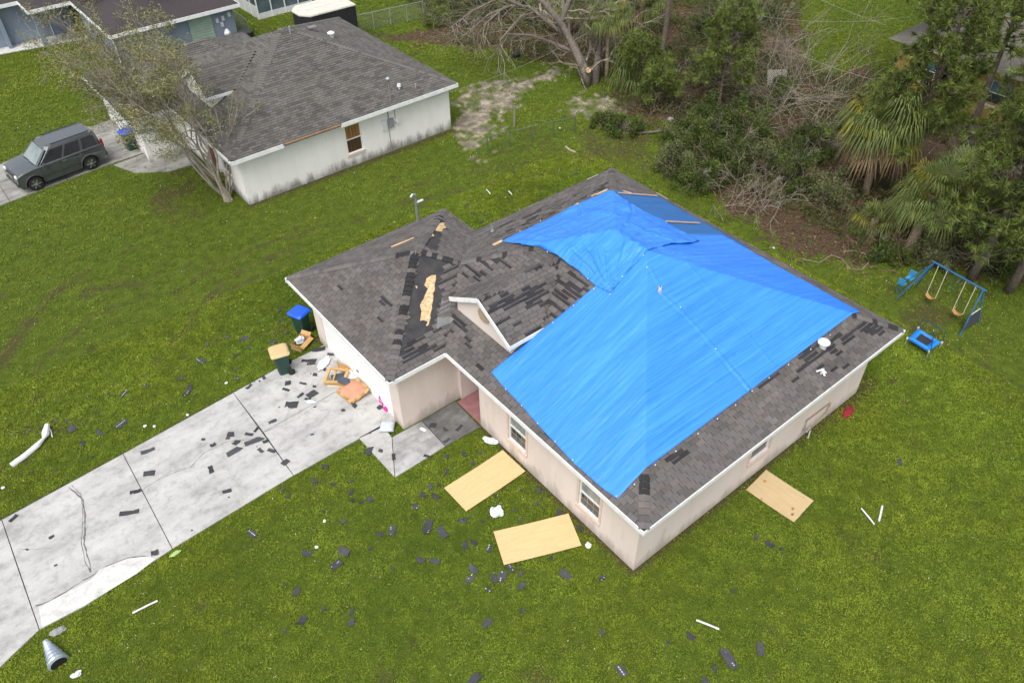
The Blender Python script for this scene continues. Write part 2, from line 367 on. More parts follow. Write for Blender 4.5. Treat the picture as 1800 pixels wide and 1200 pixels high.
def strip(pts, wd, z, m, parent, name, jit=0.):
    b = MB(); P = [Vector((p[0], p[1])) for p in pts]
    Q = [P[0]]
    for a, c in zip(P[:-1], P[1:]):
        k = max(1, int((c-a).length/.12))
        for i in range(1, k+1):
            q = a.lerp(c, i/k); Q.append(q+Vector((random.uniform(-jit, jit), random.uniform(-jit, jit))))
    for i in range(len(Q)-1):
        d = (Q[i+1]-Q[i]).normalized(); nn = Vector((-d.y, d.x)); w0 = wd*random.uniform(.5, 1.3)/2
        b.face([(Q[i]-nn*w0).to_tuple()+(z,), (Q[i+1]-nn*w0).to_tuple()+(z,), (Q[i+1]+nn*w0).to_tuple()+(z,), (Q[i]+nn*w0).to_tuple()+(z,)])
    return b.build(name, m, parent)
CRK = mat('crack_dirt', (.09, .085, .075), (.2, .19, .17), 30, .95)
for pts, wd in (([(121, 856), (146, 876), (150, 920), (148, 955), (156, 985), (160, 1005)], .045), ([(126, 852), (142, 868), (146, 900), (143, 950), (150, 985), (158, 1003)], .02),
                ([(62, 1064), (85, 1058), (130, 1030), (160, 1012), (185, 996), (225, 980), (262, 976)], .04), ([(253, 858), (290, 836), (335, 820), (360, 795), (400, 776)], .02),
                ([(463, 759), (520, 738), (560, 708), (590, 688)], .014), ([(36, 965), (60, 965), (90, 963)], .012), ([(400, 776), (455, 770)], .02)):
    strip(pxq(*pts), wd, .0535, CRK, drive, 'crack', .018)
b = MB(); pp = pxq((68, 1066), (110, 1045), (160, 1018), (175, 1000), (225, 981), (262, 977), (274, 982), (240, 1008), (150, 1063), (74, 1103))
b.face([(x, y, .0545) for x, y in pp]); b.build('concrete_patch', PATCH, drive)
walk = thing('front_path', None, None); walk['kind'] = 'structure'
for i, q in enumerate(WALK): slab(pxq(*q), [CONC, CONCW, CONCD][i], walk, z=.05, g=.012)
dr2 = thing('neighbour_driveway', None, None); dr2['kind'] = 'structure'
CONC2 = concrete('old_driveway_concrete', (.14, .14, .13), (.27, .265, .25), (.38, .37, .35))
slab([(-16, 33.3), (-9.38, 33.6), (-8.9, 33.65), (-8.9, 37.75), (-16, 37.2)], CONC2, dr2)
slab([(-8.9, 33.65), (-6.1, 33.95), (-6.1, 38.7), (-8.4, 37.9), (-8.9, 37.75)], CONC2, dr2)
slab([(-6.1, 33.95), (-4.3, 34.15), (-1.9, 34.2), (-2.1, 39.2), (-5, 39.0), (-6.1, 38.7)], CONC2, dr2)
slab([(-3.8, 33.95), (-1.9, 34.1), (-.15, 33), (-.15, 31.2), (-1.8, 31.4), (-3.2, 32.4)], CONC2, dr2)
bw = thing('white_path', None, None); bw['kind'] = 'structure'
slab(pw([(-160, 140), (0, 97), (100, 78), (100, 62), (-160, 108)]), PATCH, bw); slab(pw([(100, 78), (208, 60), (205, 45), (100, 62)]), PATCH, bw)
rd = MB(); q = pw([(1700, 130), (1770, 130), (1850, -60), (1700, -60)]); rd.prism(q[::-1], -.02, .02); r_ = rd.build('road', mat('asphalt', (.1, .1, .1), (.14, .14, .135), 6, .9)); r_['kind'] = 'structure'
# ---------------------------------------------------------------- roofs
def shingle_mat(name, c1, c2):
    m, t, n, l, p = ntree(name)
    a = n.new('ShaderNodeAttribute'); a.attribute_name = 'tint'
    c = ramp(n, l, noise(n, l, 1.1, 6, 'Pos', None, .7), [(.3, c1), (.7, c2)])
    g = ramp(n, l, noise(n, l, 70, 3, 'Pos'), [(.3, (.72, .72, .72)), (.7, (1.25, 1.25, 1.25))])
    c = mixc(n, l, 1., c, g, 'MULTIPLY'); c = mixc(n, l, 1., c, a.outputs['Color'], 'MULTIPLY')
    l.new(c, p.inputs['Base Color']); p.inputs['Roughness'].default_value = .92; p.inputs['Specular IOR Level'].default_value = .3
    bump(n, l, p, noise(n, l, 120, 3, 'Pos'), .4, .006); return m
SH = shingle_mat('weathered_shingle', (.092, .084, .08), (.138, .125, .118)); SH2 = shingle_mat('neighbour_shingle', (.098, .092, .084), (.135, .127, .116))
FELT = mat('roofing_felt', (.022, .023, .028), (.05, .046, .045), 2.5, .8, .3, 40, coord='Object')
GREYF = mat('bare_grey_underlay', (.13, .135, .14), (.19, .195, .2), 3, .7)
OSB = None
def osb_mat():
    m, t, n, l, p = ntree('strand_board')
    v = n.new('ShaderNodeTexVoronoi'); v.inputs['Scale'].default_value = 16; tc = n.new('ShaderNodeTexCoord'); l.new(tc.outputs['Object'], v.inputs['Vector'])
    s = n.new('ShaderNodeSeparateColor'); l.new(v.outputs['Color'], s.inputs[0])
    c = ramp(n, l, s.outputs[0], [(0, (.5, .33, .16)), (.5, (.66, .47, .26)), (1, (.76, .6, .38))]); c = mixc(n, l, .6, c, ramp(n, l, noise(n, l, 26, 4), [(.35, (.5, .42, .35)), (.6, (1, 1, 1))]), 'MULTIPLY')
    l.new(c, p.inputs['Base Color']); p.inputs['Roughness'].default_value = .8; return m
OSB = osb_mat(); STRIP = mat('strand_board_strip', (.55, .33, .15), (.7, .48, .26), 12, .8)
SHD = mat('shingle_deck', (.085, .078, .073), (.11, .1, .094), 6, .9)
def side_frame(rect, k):
    a, b, c, d, h = rect; cs = sqrt(1+PT*PT)
    if k == 0: return Vector((a, c, h)), Vector((0, 1, 0)), Vector((1, 0, PT))/cs, d-c, (b-a)/2
    if k == 1: return Vector((b, c, h)), Vector((0, 1, 0)), Vector((-1, 0, PT))/cs, d-c, (b-a)/2
    if k == 2: return Vector((a, c, h)), Vector((1, 0, 0)), Vector((0, 1, PT))/cs, b-a, (d-c)/2
    return Vector((a, d, h)), Vector((1, 0, 0)), Vector((0, -1, PT))/cs, b-a, (d-c)/2
def hip_poly(L, half):
    cs = sqrt(1+PT*PT); m = min(L/2, half)
    return [(0, 0), (L, 0), (L-m, m*cs), (m, m*cs)]
def deck(mb, rect):
    a, b, c, d, h = rect; m = min(b-a, d-c)/2; z = h+PT*m; h2 = h-.012; z -= .012
    if b-a <= d-c: r0, r1 = (a+m, c+m, z), (a+m, d-m, z)
    else: r0, r1 = (a+m, c+m, z), (b-m, c+m, z)
    A, B, C_, D_ = (a, c, h2), (b, c, h2), (b, d, h2), (a, d, h2)
    if b-a <= d-c: mb.face([A, B, r0]); mb.face([B, C_, r1, r0]); mb.face([C_, D_, r1]); mb.face([D_, A, r0, r1])
    else: mb.face([A, B, r1, r0]); mb.face([B, C_, r1]); mb.face([C_, D_, r0, r1]); mb.face([D_, A, r0])
def rowspan(poly, t):
    xs = []
    for i in range(len(poly)):
        (x0, y0), (x1, y1) = poly[i], poly[(i+1) % len(poly)]
        if (y0 <= t) != (y1 <= t): xs.append(x0+(x1-x0)*(t-y0)/(y1-y0))
    return (min(xs), max(xs)) if len(xs) >= 2 else None
EXPO, TABW = .148, .33
def rtint(style):
    v = random.uniform(.8, 1.2)
    if style == 'arch': v = random.choice([.74, .8, .98, 1.0, 1.03, 1.07, 1.1])*random.uniform(.93, 1.07)
    q = random.uniform(-.03, .03); return (v*(1+q), v, v*(1-q))
def tab_geo(mb, o, al, up, nr, w, tint, lo=.022, hi=.004, L=EXPO+.02):
    A = o+nr*lo; B = o+al*w+nr*lo; C_ = o+al*w+up*L+nr*hi; D_ = o+up*L+nr*hi; a = o; b = o+al*w
    mb.face([A, B, C_, D_], tint); mb.face([a, b, B, A], tuple(x*.22 for x in tint)); mb.face([a, A, D_, o+up*L], tuple(x*.6 for x in tint)); mb.face([b, o+al*w+up*L, C_, B], tuple(x*.6 for x in tint))  # butt face tinted dark, painting the shadow line under each course
def tile(mb, singles, o, al, up, poly, skip, dmg, style='tab'):
    nr = al.cross(up)
    if nr.z < 0: nr = -nr
    tmax = max(p[1] for p in poly); k = 0; t = 0.
    while t < tmax-.02:
        sp = rowspan(poly, t+min(.07, (tmax-t)/2))
        if sp:
            s0, s1 = sp; base = (k % 2)*TABW*.5+(k % 3)*.04
            i0 = int((s0-base)//TABW)
            s = base+i0*TABW; run = 0; run2 = 0
            while s < s1:
                a = max(s, s0)+.01; b = min(s+TABW, s1)-.01; s += TABW
                if b-a < .04: continue
                c = o+al*((a+b)/2)+up*(t+.07)
                r = skip(c)
                if r == 2: continue
                if r == 1 or r == 3:      # crosses a valley: keep the inner part only
                    ss = [a+(b-a)*(j+.5)/8 for j in range(8)]; ok = [not skip(o+al*q+up*(t+.07)) for q in ss]
                    if not any(ok): continue
                    qs = [q for q, f in zip(ss, ok) if f]; a, b = max(a, min(qs)-(b-a)/16), min(b, max(qs)+(b-a)/16)
                dm = dmg(c, k) if dmg else 0
                P = o+al*a+up*t
                if dm == 2: continue
                if run > 0: run -= 1; dm = 1
                elif dm == 1: run = random.choice([0, 0, 1, 1, 2])
                if dm:
                    dk = random.uniform(.75, 1.15)
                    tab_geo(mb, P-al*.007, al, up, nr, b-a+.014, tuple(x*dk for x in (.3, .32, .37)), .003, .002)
                    if random.random() < .8:
                        q = P+up*(EXPO-.03)+nr*.0045; g = random.uniform(1.0, 1.7); mb.face([q, q+al*(b-a), q+al*(b-a)+up*.018, q+up*.018], (g, g, g))
                    continue
                tn = rtint(style); full = (b-a) > TABW-.025 and t+EXPO+.02 < tmax
                if full: singles.append((o+al*a+up*t, al, up, nr))
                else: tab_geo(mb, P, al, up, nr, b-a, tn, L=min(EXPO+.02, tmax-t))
        t += EXPO; k += 1
def place_shingles(roof, singles, mb, m, style, stuffname):
    cp = Vector(CP); fv = Vector(_f); rv = Vector(_r); uv = Vector(_u)
    def vis(p):
        d = p-cp; z = d.dot(fv); return z > 0 and abs(d.dot(rv)/z*FPX) < 900 and abs(d.dot(uv)/z*FPX) < 600
    sg = sorted(singles, key=lambda q: -((cp-q[0]).normalized().dot(q[3])/(cp-q[0]).length_squared) if vis(q[0]) else 1)
    var = []
    for i in range(14):
        b = MB(); tab_geo(b, Vector((0, 0, 0)), Vector((1, 0, 0)), Vector((0, 1, 0)), Vector((0, 0, 1)), TABW-.014, rtint(style)); var.append(b.mesh('shingle', m))
    for i, (o, al, up, nr) in enumerate(sg):
        if i < 300:
            s = link('shingle', random.choice(var), roof); x = al if al.cross(up).dot(nr) > 0 else -al
            oo = o if al.cross(up).dot(nr) > 0 else o+al*(TABW-.014)
            s.matrix_local = Matrix(((x.x, up.x, nr.x, oo.x), (x.y, up.y, nr.y, oo.y), (x.z, up.z, nr.z, oo.z), (0, 0, 0, 1)))
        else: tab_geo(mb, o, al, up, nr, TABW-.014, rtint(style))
    s = mb.build('shingle_courses', m, roof); s['kind'] = 'stuff'
CAPM = []
def hipcaps(roof, p0, p1, m, step=.19, dark=None, w=.15, drop=None):
    p0, p1 = Vector(p0), Vector(p1); d = (p1-p0); n = int(d.length/step); d.normalize()
    side = d.cross(Vector((0, 0, 1))).normalized(); up = side.cross(d); dr = drop if drop is not None else w*.32
    key = (m.name, round(dr, 3))
    if not hasattr(hipcaps, 'c'): hipcaps.c = {}
    if key not in hipcaps.c:
        L = []
        for i in range(9):
            b = MB(); tn = rtint('tab') if i < 6 else (.25, .27, .31); h = .045 if i < 6 else .04
            a0, a1, a2 = (0, -w, h-dr), (0, 0, h), (0, w, h-dr); c0, c1, c2 = (.23, -w*.97, h-dr-.022), (.23, 0, h-.022), (.23, w*.97, h-dr-.022)
            b.face([a0, a1, c1, c0][::-1], tn); b.face([a1, a2, c2, c1][::-1], tn); q = tuple(x*.3 for x in tn)
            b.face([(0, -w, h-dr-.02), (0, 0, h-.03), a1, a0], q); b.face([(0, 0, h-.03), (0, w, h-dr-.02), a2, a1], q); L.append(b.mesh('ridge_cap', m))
        hipcaps.c[key] = L
    L = hipcaps.c[key]
    for i in range(n):
        p = p0+d*(i*step+.06); dk = dark(i/n) if dark else 0
        if random.random() < dk: me = random.choice(L[6:])
        else: me = random.choice(L[:6])
        o = link('ridge_cap', me, roof); o.matrix_local = Matrix(((d.x, side.x, up.x, p.x), (d.y, side.y, up.y, p.y), (d.z, side.z, up.z, p.z), (0, 0, 0, 1)))
# fascia and soffit round an eave polygon
def fascia(parent, pts, z, m, closed=True, h=.16, skip=()):
    P = [Vector(p) for p in pts]; n = len(P)
    for i in range(n if closed else n-1):
        if i in skip: continue
        a, c = P[i], P[(i+1) % n]; d = (c-a).normalized(); nn = Vector((d.y, -d.x))*.018
        b = MB(); b.bar((a+nn).to_tuple()+(z-h/2-.01,), (c+nn+d*.036).to_tuple()+(z-h/2-.01,), .035, h); b.build('fascia', m, parent)
def walls_x(mb, x0, x1, y0, y1, z1, ops=()):
    c = y0
    for ya, yb, za, zb in sorted(ops):
        mb.bx(x0, x1, c, ya, -.1, z1); mb.bx(x0, x1, ya, yb, -.1, za); mb.bx(x0, x1, ya, yb, zb, z1); c = yb
    mb.bx(x0, x1, c, y1, -.1, z1)
def walls_y(mb, y0, y1, x0, x1, z1, ops=()):
    c = x0
    for ya, yb, za, zb in sorted(ops):
        mb.bx(c, ya, y0, y1, -.1, z1); mb.bx(ya, yb, y0, y1, -.1, za); mb.bx(ya, yb, y0, y1, zb, z1); c = yb
    mb.bx(c, x1, y0, y1, -.1, z1)
def stucco(name, c, c2, stain, h=.5, amt=.5):
    m, t, n, l, p = ntree(name)
    col = ramp(n, l, noise(n, l, .5, 5, 'Pos', None, .6), [(.35, c), (.65, c2)])
    g = n.new('ShaderNodeNewGeometry'); sx = n.new('ShaderNodeSeparateXYZ'); l.new(g.outputs['Position'], sx.inputs[0])
    st = noise(n, l, 1.4, 6, 'Pos', (1, 1, .25), .7)
    mr = n.new('ShaderNodeMapRange'); mr.inputs[1].default_value = 0; mr.inputs[2].default_value = h; mr.inputs[3].default_value = .38; mr.inputs[4].default_value = .0; l.new(sx.outputs[2], mr.inputs[0])
    ad = n.new('ShaderNodeMath'); ad.operation = 'ADD'; l.new(st, ad.inputs[0]); l.new(mr.outputs[0], ad.inputs[1])
    mk = n.new('ShaderNodeMapRange'); mk.inputs[1].default_value = .62; mk.inputs[2].default_value = .86; mk.inputs[3].default_value = 0; mk.inputs[4].default_value = amt; l.new(ad.outputs[0], mk.inputs[0])
    vs = ramp(n, l, noise(n, l, 1., 6, 'Pos', (2.2, 2.2, .12), .65), [(.36, (.84, .82, .79)), (.55, (1, 1, 1))]); col = mixc(n, l, .3, col, vs, 'MULTIPLY'); c3 = mixc(n, l, mk.outputs[0], col, stain); l.new(c3, p.inputs['Base Color']); p.inputs['Roughness'].default_value = .9
    bump(n, l, p, noise(n, l, 45, 4, 'Pos'), .35, .01); return m
PINK = stucco('pink_beige_stucco', 'd6c8bf', 'ddd1c9', '8a8275', .7, .6); WHT = stucco('white_stucco', 'e8e6e2', 'efedea', '5b5952', .75, .8)
TRIM = mat('white_trim', 'eceeee', 'dcdedd', 5, .45); BAND = mat('window_surround', 'd6c4b8', 'ccb9ac', 6, .8)
GLASS, t_, n_, l_, p_ = ntree('window_glass'); p_.inputs['Base Color'].default_value = (.045, .055, .055, 1); p_.inputs['Roughness'].default_value = .07; p_.inputs['Specular IOR Level'].default_value = .7
CURT = mat('window_curtain_glass', (.3, .33, .33), (.16, .18, .17), 3, .12, stretch=(1, 1, .3))
MUN = mat('grey_muntin', 'a9aaa6', '9c9d99', 6, .5)
def window(parent, ax, pos, u0, u1, z0, z1, sgn=-1, cols=3, sash=True, sill=True, band=True, glass2=None, frame=TRIM):
    """window in a wall plane: ax 0 -> plane x=pos spans y; sgn -1 = outside is toward minus"""
    def B(mb, a0, a1, d0, d1, zz0, zz1):
        d0, d1 = sorted((pos+sgn*d0, pos+sgn*d1))
        if ax == 0: mb.bx(d0, d1, a0, a1, zz0, zz1)
        else: mb.bx(a0, a1, d0, d1, zz0, zz1)
    f = MB(); w_ = .036; a, b = -.09, -.03
    B(f, u0, u0+w_, a, b, z0, z1); B(f, u1-w_, u1, a, b, z0, z1); B(f, u0+w_, u1-w_, a, b, z0, z0+w_); B(f, u0+w_, u1-w_, a, b, z1-w_, z1)
    wo = f.build('window', frame, parent); zm = (z0+z1)/2
    rows = [(z0+w_, zm-.02, GLASS), (zm+.02, z1-w_, glass2 or GLASS)] if sash else [(z0+w_, z1-w_, GLASS)]
    if sash: q = MB(); B(q, u0+w_, u1-w_, -.085, -.025, zm-.02, zm+.02); q.build('meeting_rail', frame, wo)
    for za, zb, g in rows:
        q = MB(); B(q, u0+w_, u1-w_, -.085, -.07, za, zb); q.build('pane', g, wo)
        for i in range(1, cols):
            u = u0+w_+(u1-u0-2*w_)*i/cols; q = MB(); B(q, u-.007, u+.007, -.066, -.06, za, zb); q.build('muntin', MUN, wo)
        if cols > 1:
            zc = (za+zb)/2; q = MB(); B(q, u0+w_, u1-w_, -.0685, -.061, zc-.007, zc+.007); q.build('muntin', MUN, wo)
    if sill: q = MB(); B(q, u0-.08, u1+.08, -.02, .06, z0-.12, z0-.003); q.build('sill', BAND, wo)
    if band:
        for za, zb, ua, ub in ((z0, z1, u0-.1, u0-.003), (z0, z1, u1+.003, u1+.1)):
            q = MB(); B(q, ua, ub, -.02, .025, za, zb); q.build('surround', BAND, wo)
    return wo
# ================================================================ HOUSE WITH THE TARP
house = thing('house', 'pinkish beige house with a damaged grey shingle roof half covered by blue tarpaulins', 'house', (0, 0, 0))
ops1 = [(4.93, 5.80, .74, 2.08), (1.55, 2.42, .72, 2.02)]; ops3 = [(5.0, 5.95, .98, 1.9)]
ZW = EH-.17
b = MB(); walls_x(b, 0, .2, 0, 7.38, ZW, ops1); b.build('front_wall', PINK, house)
b = MB(); walls_y(b, 0, .2, .2, LX, ZW, ops3); b.build('side_wall', PINK, house)
b = MB(); walls_x(b, LX-.2, LX, .2, LY, ZW); walls_y(b, LY-.2, LY, 3.9, LX-.2, ZW); b.build('back_wall', PINK, house)
GX = -2.17
b = MB(); walls_y(b, 8.92, 9.12, GX, .23, ZW); b.bx(.23, 1.6, 8.78, 8.98, -.1, ZW); b.bx(.2, 1.5, 7.18, 7.38, -.1, ZW); b.bx(1.5, 1.7, 7.38, 8.78, -.1, ZW); b.build('porch_wall', PINK, house)
b = MB(); walls_y(b, 14.68, 14.88, GX, 3.88, ZW); walls_x(b, 3.68, 3.88, LY, 14.68, ZW); b.build('garage_side_wall', PINK, house)
gd = (9.55, 14.28); DOORW = mat('door_white', 'f2f2f0', 'efefed', 1, .5)
b = MB(); walls_x(b, GX, GX+.2, 9.12, 14.68, ZW, [(gd[0], gd[1], -.1, 2.42)]); b.build('garage_front_wall', PINK, house)
for wy in ops1: window(house, 0, 0, *wy, glass2=CURT)
window(house, 1, 0, *ops3[0], cols=1, sash=False)
wd = MB(); wd.bx(GX+.06, GX+.1, gd[0], gd[1], .02, 2.4); g_ = wd.build('garage_door', TRIM, house)
for i in range(4):
    z0 = .03+i*.593
    q = MB(); q.bx(GX+.03, GX+.058, gd[0]+.01, gd[1]-.01, z0+.006, z0+.587); pn = q.build('door_panel', DOORW, g_, bevel=.006)
q = MB(); q.bx(GX+.01, GX+.03, 11.85, 12.0, .55, .6); q.build('handle', mat('dark_metal', (.03, .03, .03), None, 5, .4, metal=.8), g_)
q = MB(); q.bx(0, 1.49, 7.39, 8.77, -.02, .07); q.build('porch_floor', mat('mauve_porch_paint', '9d6f72', '8a6063', 3, .7), house)
q = MB(); q.bx(1.44, 1.49, 7.6, 8.5, .08, 2.15); dr = q.build('front_door', mat('door_paint', '6b3b36', None, 4, .5), house); q = MB(); q.bx(1.38, 1.44, 7.7, 7.76, 1.0, 1.06); q.build('handle', MATS['dark_metal'], dr)
# meter hose frame on the side wall, thin hose and brackets
q = MB(); HB = mat('brown_hose', '9a8268', None, 6, .7)
q.tube([(8.0, -.05, .42), (7.98, -.05, .92), (9.35, -.05, .86), (9.25, -.05, .5)], .022, 5); q.tube([(8.0, -.05, .42), (8.3, -.1, .35), (9.25, -.06, .48)], .018, 5); q.build('hose_bracket', HB, house)
q = MB(); q.tube([(8.1, -.12, .35), (8.15, -.16, .55), (8.3, -.14, .3), (8.2, -.2, .02)], .03, 6); q.build('garden_hose', mat('grey_hose', (.5, .52, .52), None, 6, .6), house)
# damaged zones of the roof
def zone(pts): return [tuple(onroof(u, v)[:2]) for u, v in pts]
z6 = lambda *q: [(480+x/3.333, 340+y/3.333) for x, y in q]
BARE = [zone(z6((852, 352), (1075, 412), (985, 440), (985, 600), (955, 790), (830, 850), (775, 905), (748, 900), (785, 690), (805, 560), (835, 420))),
        zone(z6((872, 300), (940, 175), (1010, 165), (1015, 210), (955, 335), (900, 318)))]
DMG = [(zone(z6((745, 830), (860, 860), (960, 780), (1040, 740), (1030, 900), (900, 950), (740, 1060))), .5), (zone(z6((985, 440), (1080, 420), (1075, 600), (985, 600))), .8),
       (zone(z6((560, 380), (720, 430), (730, 560), (560, 520))), .03), (zone(z6((330, 540), (420, 540), (420, 600), (330, 600))), .18), (zone(z6((630, 640), (700, 640), (700, 740), (630, 740))), .35),
       (zone(z6((580, 470), (660, 470), (660, 530), (580, 530))), .3), (zone(z6((1050, 700), (1150, 740), (1150, 930), (1040, 850))), .5),
       (zone(z6((750, 870), (1000, 860), (980, 990), (745, 1010))), .5),
       (zone([(815, 505), (850, 450), (935, 436), (900, 480), (840, 530)]), .38), (zone([(985, 470), (1040, 500), (1000, 560), (930, 600), (960, 520)]), .55),
       (zone([(1140, 820), (1180, 840), (1260, 780), (1240, 760), (1170, 790)]), .2), (zone([(1290, 760), (1560, 560), (1530, 640), (1430, 720), (1330, 740)]), .0),
       (zone([(1300, 640), (1520, 560), (1555, 590), (1480, 650), (1330, 690)]), .34), (zone([(1180, 810), (1280, 720), (1250, 700), (1150, 790)]), .15),
       (zone([(835, 415), (880, 425), (1060, 335), (1090, 320), (1040, 330)]), .5), (zone([(880, 420), (1075, 335), (1070, 325), (1000, 345), (860, 415)]), .6)]
T1 = [tuple(onroof(*q)[:2]) for q in ((863, 656), (1085, 877), (1512, 549), (1262, 417))]; T1[3] = (11.1, 6.7)
T1F = [tuple(onroof(*q)[:2]) for q in ((863, 656), (887, 684), (915, 713), (943, 746), (974, 779), (1005, 812), (1037, 841), (1062, 862), (1085, 878))]; T1F = [(max(-.49, a), b) for a, b in T1F]
T1e = [T1F[0], (3.82, 6.09), (5.5, 6.3), (8, 6.8), (11.1, 6.7)]
T2c = [(882, 423), (925, 432), (950, 437), (980, 455), (1020, 483), (1045, 502), (1073, 517)]
T2r = [(1073, 517), (1095, 487), (1131, 450), (1150, 437), (1180, 430), (1212, 430), (1230, 423)]
T2t = [(1070, 335), (1095, 350), (1120, 366), (1160, 387), (1200, 408), (1230, 423)]
T2l = [(882, 423), (925, 403), (960, 386), (1000, 366), (1035, 350), (1070, 335)]
def rp(L, off=.06): return [tuple(onroof(u, v, off)[:2]) for u, v in L]
T2C, T2R, T2T, T2L = rp(T2c, .1), rp(T2r), rp(T2t), rp(T2l)
COVER = [T1F+[(11.1, .76), (11.1, 6.7)]+T1e[::-1][1:-1], T2C+T2R[1:]+T2T[::-1][1:]+T2L[::-1][1:-1], [(8.9, 10.9), (11.48, 10.3), (11.4, 5.7), (8, 6.2)]]
DORM = (.56, 4.08, 6.37, 9.53, 5.03, .58)
def dz(x, y): return DORM[4]-DORM[5]*abs(y-7.95)
def hidden(c):
    x, y = c[0], c[1]
    for q in COVER:
        if inpoly(np.array([x]), np.array([y]), q)[0]:
            if all(inpoly(np.array([x+dx]), np.array([y+dy]), q)[0] for dx, dy in ((.3, 0), (-.3, 0), (0, .3), (0, -.3))): return True
    return False
def skip_main(c):
    z = zr(c[0], c[1])
    if z > c[2]+.015: return 1
    if DORM[0]+.17 < c[0] < 4.2 and DORM[2]+.15 < c[1] < DORM[3]-.15 and dz(c[0], c[1]) > c[2]+.08: return 1
    return 2 if hidden(c) else 0
def dmg_main(c, k):
    x, y = np.array([c[0]]), np.array([c[1]])
    for p in BARE:
        if inpoly(x, y, p)[0]: return 2
    for p, pr in DMG:
        if pr and inpoly(x, y, p)[0]: return 1 if random.random() < pr*.6 else 0
    return 1 if random.random() < .004 else 0
rb = MB()
for q in ROOFS: deck(rb, q)
roof = rb.build('roof', FELT, house)
mb = MB(); singles = []
for q in ROOFS:
    for k in range(4):
        o, al, up, L, half = side_frame(q, k); tile(mb, singles, o, al, up, hip_poly(L, half), skip_main, dmg_main)
# dormer slopes
cs = sqrt(1+.58**2); x_e = 1.93; x_r = 4.08
def skip_d(c): return 2 if zr(c[0], c[1]) > c[2]+.02 else 0
def dmg_d(c, k): return 1 if random.random() < (.34 if c[0] < 2.9 and 6.9 < c[1] < 7.75 else .10) else (0)
tile(mb, singles, Vector((.56, 6.37, 4.114)), Vector((1, 0, 0)), Vector((0, 1, .58))/cs, [(0, 0), (x_e-.56, 0), (x_r-.56, 1.58*cs), (0, 1.58*cs)], skip_d, dmg_d)
tile(mb, singles, Vector((.56, 9.53, 4.114)), Vector((1, 0, 0)), Vector((0, -1, .58))/cs, [(0, 0), (x_e-.56, 0), (x_r-.56, 1.58*cs), (0, 1.58*cs)], skip_d, None)
place_shingles(roof, singles, mb, SH, 'tab', 'x'); print('shingles', len(singles))
W0, W1 = ROOFS[0], ROOFS[1]; mw = min(W1[1]-W1[0], W1[3]-W1[2])/2; zp = EH+PT*mw
pa, pb = (WX0+mw, WY0+mw, zp), (WX1-mw, WY0+mw, zp)
tJ = (LY+OV-WY0)/2; J = (-OV+tJ, WY0+tJ, EH+PT*tJ)
hipcaps(roof, (WX0, WY0, EH), pa, SH, dark=lambda f: .45 if .3 < f < .97 else .1); hipcaps(roof, (WX0, WY1, EH), pa, SH, dark=lambda f: .6 if f > .85 else .03)
hipcaps(roof, (WX1, WY1, EH), pb, SH, dark=lambda f: .2); hipcaps(roof, J, pb, SH, dark=lambda f: .7)
m0 = (LX+2*OV)/2; r0 = (-OV+m0, -OV+m0, EH+PT*m0); r1 = (-OV+m0, LY+OV-m0, EH+PT*m0)
hipcaps(roof, J, Vector(J).lerp(Vector(r1), .56), SH, dark=lambda f: .15); hipcaps(roof, (-OV, -OV, EH), Vector((-OV, -OV, EH)).lerp(Vector(r0), .24), SH, dark=lambda f: .4 if f > .3 else .1)
hipcaps(roof, (LX+OV, -OV, EH), Vector((LX+OV, -OV, EH)).lerp(Vector(r0), .25), SH, dark=lambda f: .2); hipcaps(roof, (LX+OV, LY+OV, EH), Vector((LX+OV, LY+OV, EH)).lerp(Vector(r1), .45), SH, dark=lambda f: .1)
hipcaps(roof, (.56, 7.95, 5.02), (3.9, 7.95, 5.02), SH, dark=lambda f: .3, drop=.118)
# strand board showing through, torn edges
def ragged(pts, z=.012, jit=.05, step=.12):
    P = [Vector(onroof(u, v)) for u, v in pts]; out = []
    for i in range(len(P)):
        a, c = P[i], P[(i+1) % len(P)]; k = max(1, int((c-a).length/step))
        for j in range(k):
            q = a.lerp(c, j/k); q.x += random.uniform(-jit, jit); q.y += random.uniform(-jit, jit); out.append((q.x, q.y, zr(q.x, q.y)+z))
    return out
def patch(pts, m, name, z, jit=.05):
    r = ragged(pts, z, jit); b = MB(); b.face(r)
    return b.build(name, m, roof)
patch(z6((935, 480), (955, 480), (935, 640), (915, 770), (895, 780), (905, 750), (860, 745), (870, 690), (860, 660), (890, 600), (905, 560), (885, 540), (900, 500)), OSB, 'bare_board', .010, .02)
patch(z6((955, 200), (975, 175), (1008, 172), (1010, 200), (990, 225), (950, 220)), OSB, 'bare_board', .010, .04)
patch(z6((915, 248), (940, 236), (942, 250), (918, 260)), OSB, 'bare_board', .010, .03)
patch(z6((828, 540), (848, 538), (850, 552), (835, 558)), OSB, 'bare_board', .010, .03)
patch(z6((990, 612), (1040, 612), (1048, 660), (1010, 705), (960, 765), (975, 690)), GREYF, 'bare_underlay', .012, .03)
patch(z6((965, 735), (1045, 725), (1060, 745), (960, 795)), GREYF, 'bare_underlay', .030, .02)
for (u0, v0), (u1, v1), wd in (((688, 435), (728, 419), .07), ((868, 432), (884, 424), .16), ((1010, 362), (1017, 358), .08), ((1048, 343), (1068, 334), .07), ((1040, 346), (1048, 342), .06), ((1095, 337), (1110, 341), .12)):
    a, c = onroof(u0, v0), onroof(u1, v1); b = MB(); b.bar((a[0], a[1], a[2]+.02), (c[0], c[1], c[2]+.02), wd, .02); b.build('bare_board_strip', STRIP, roof)
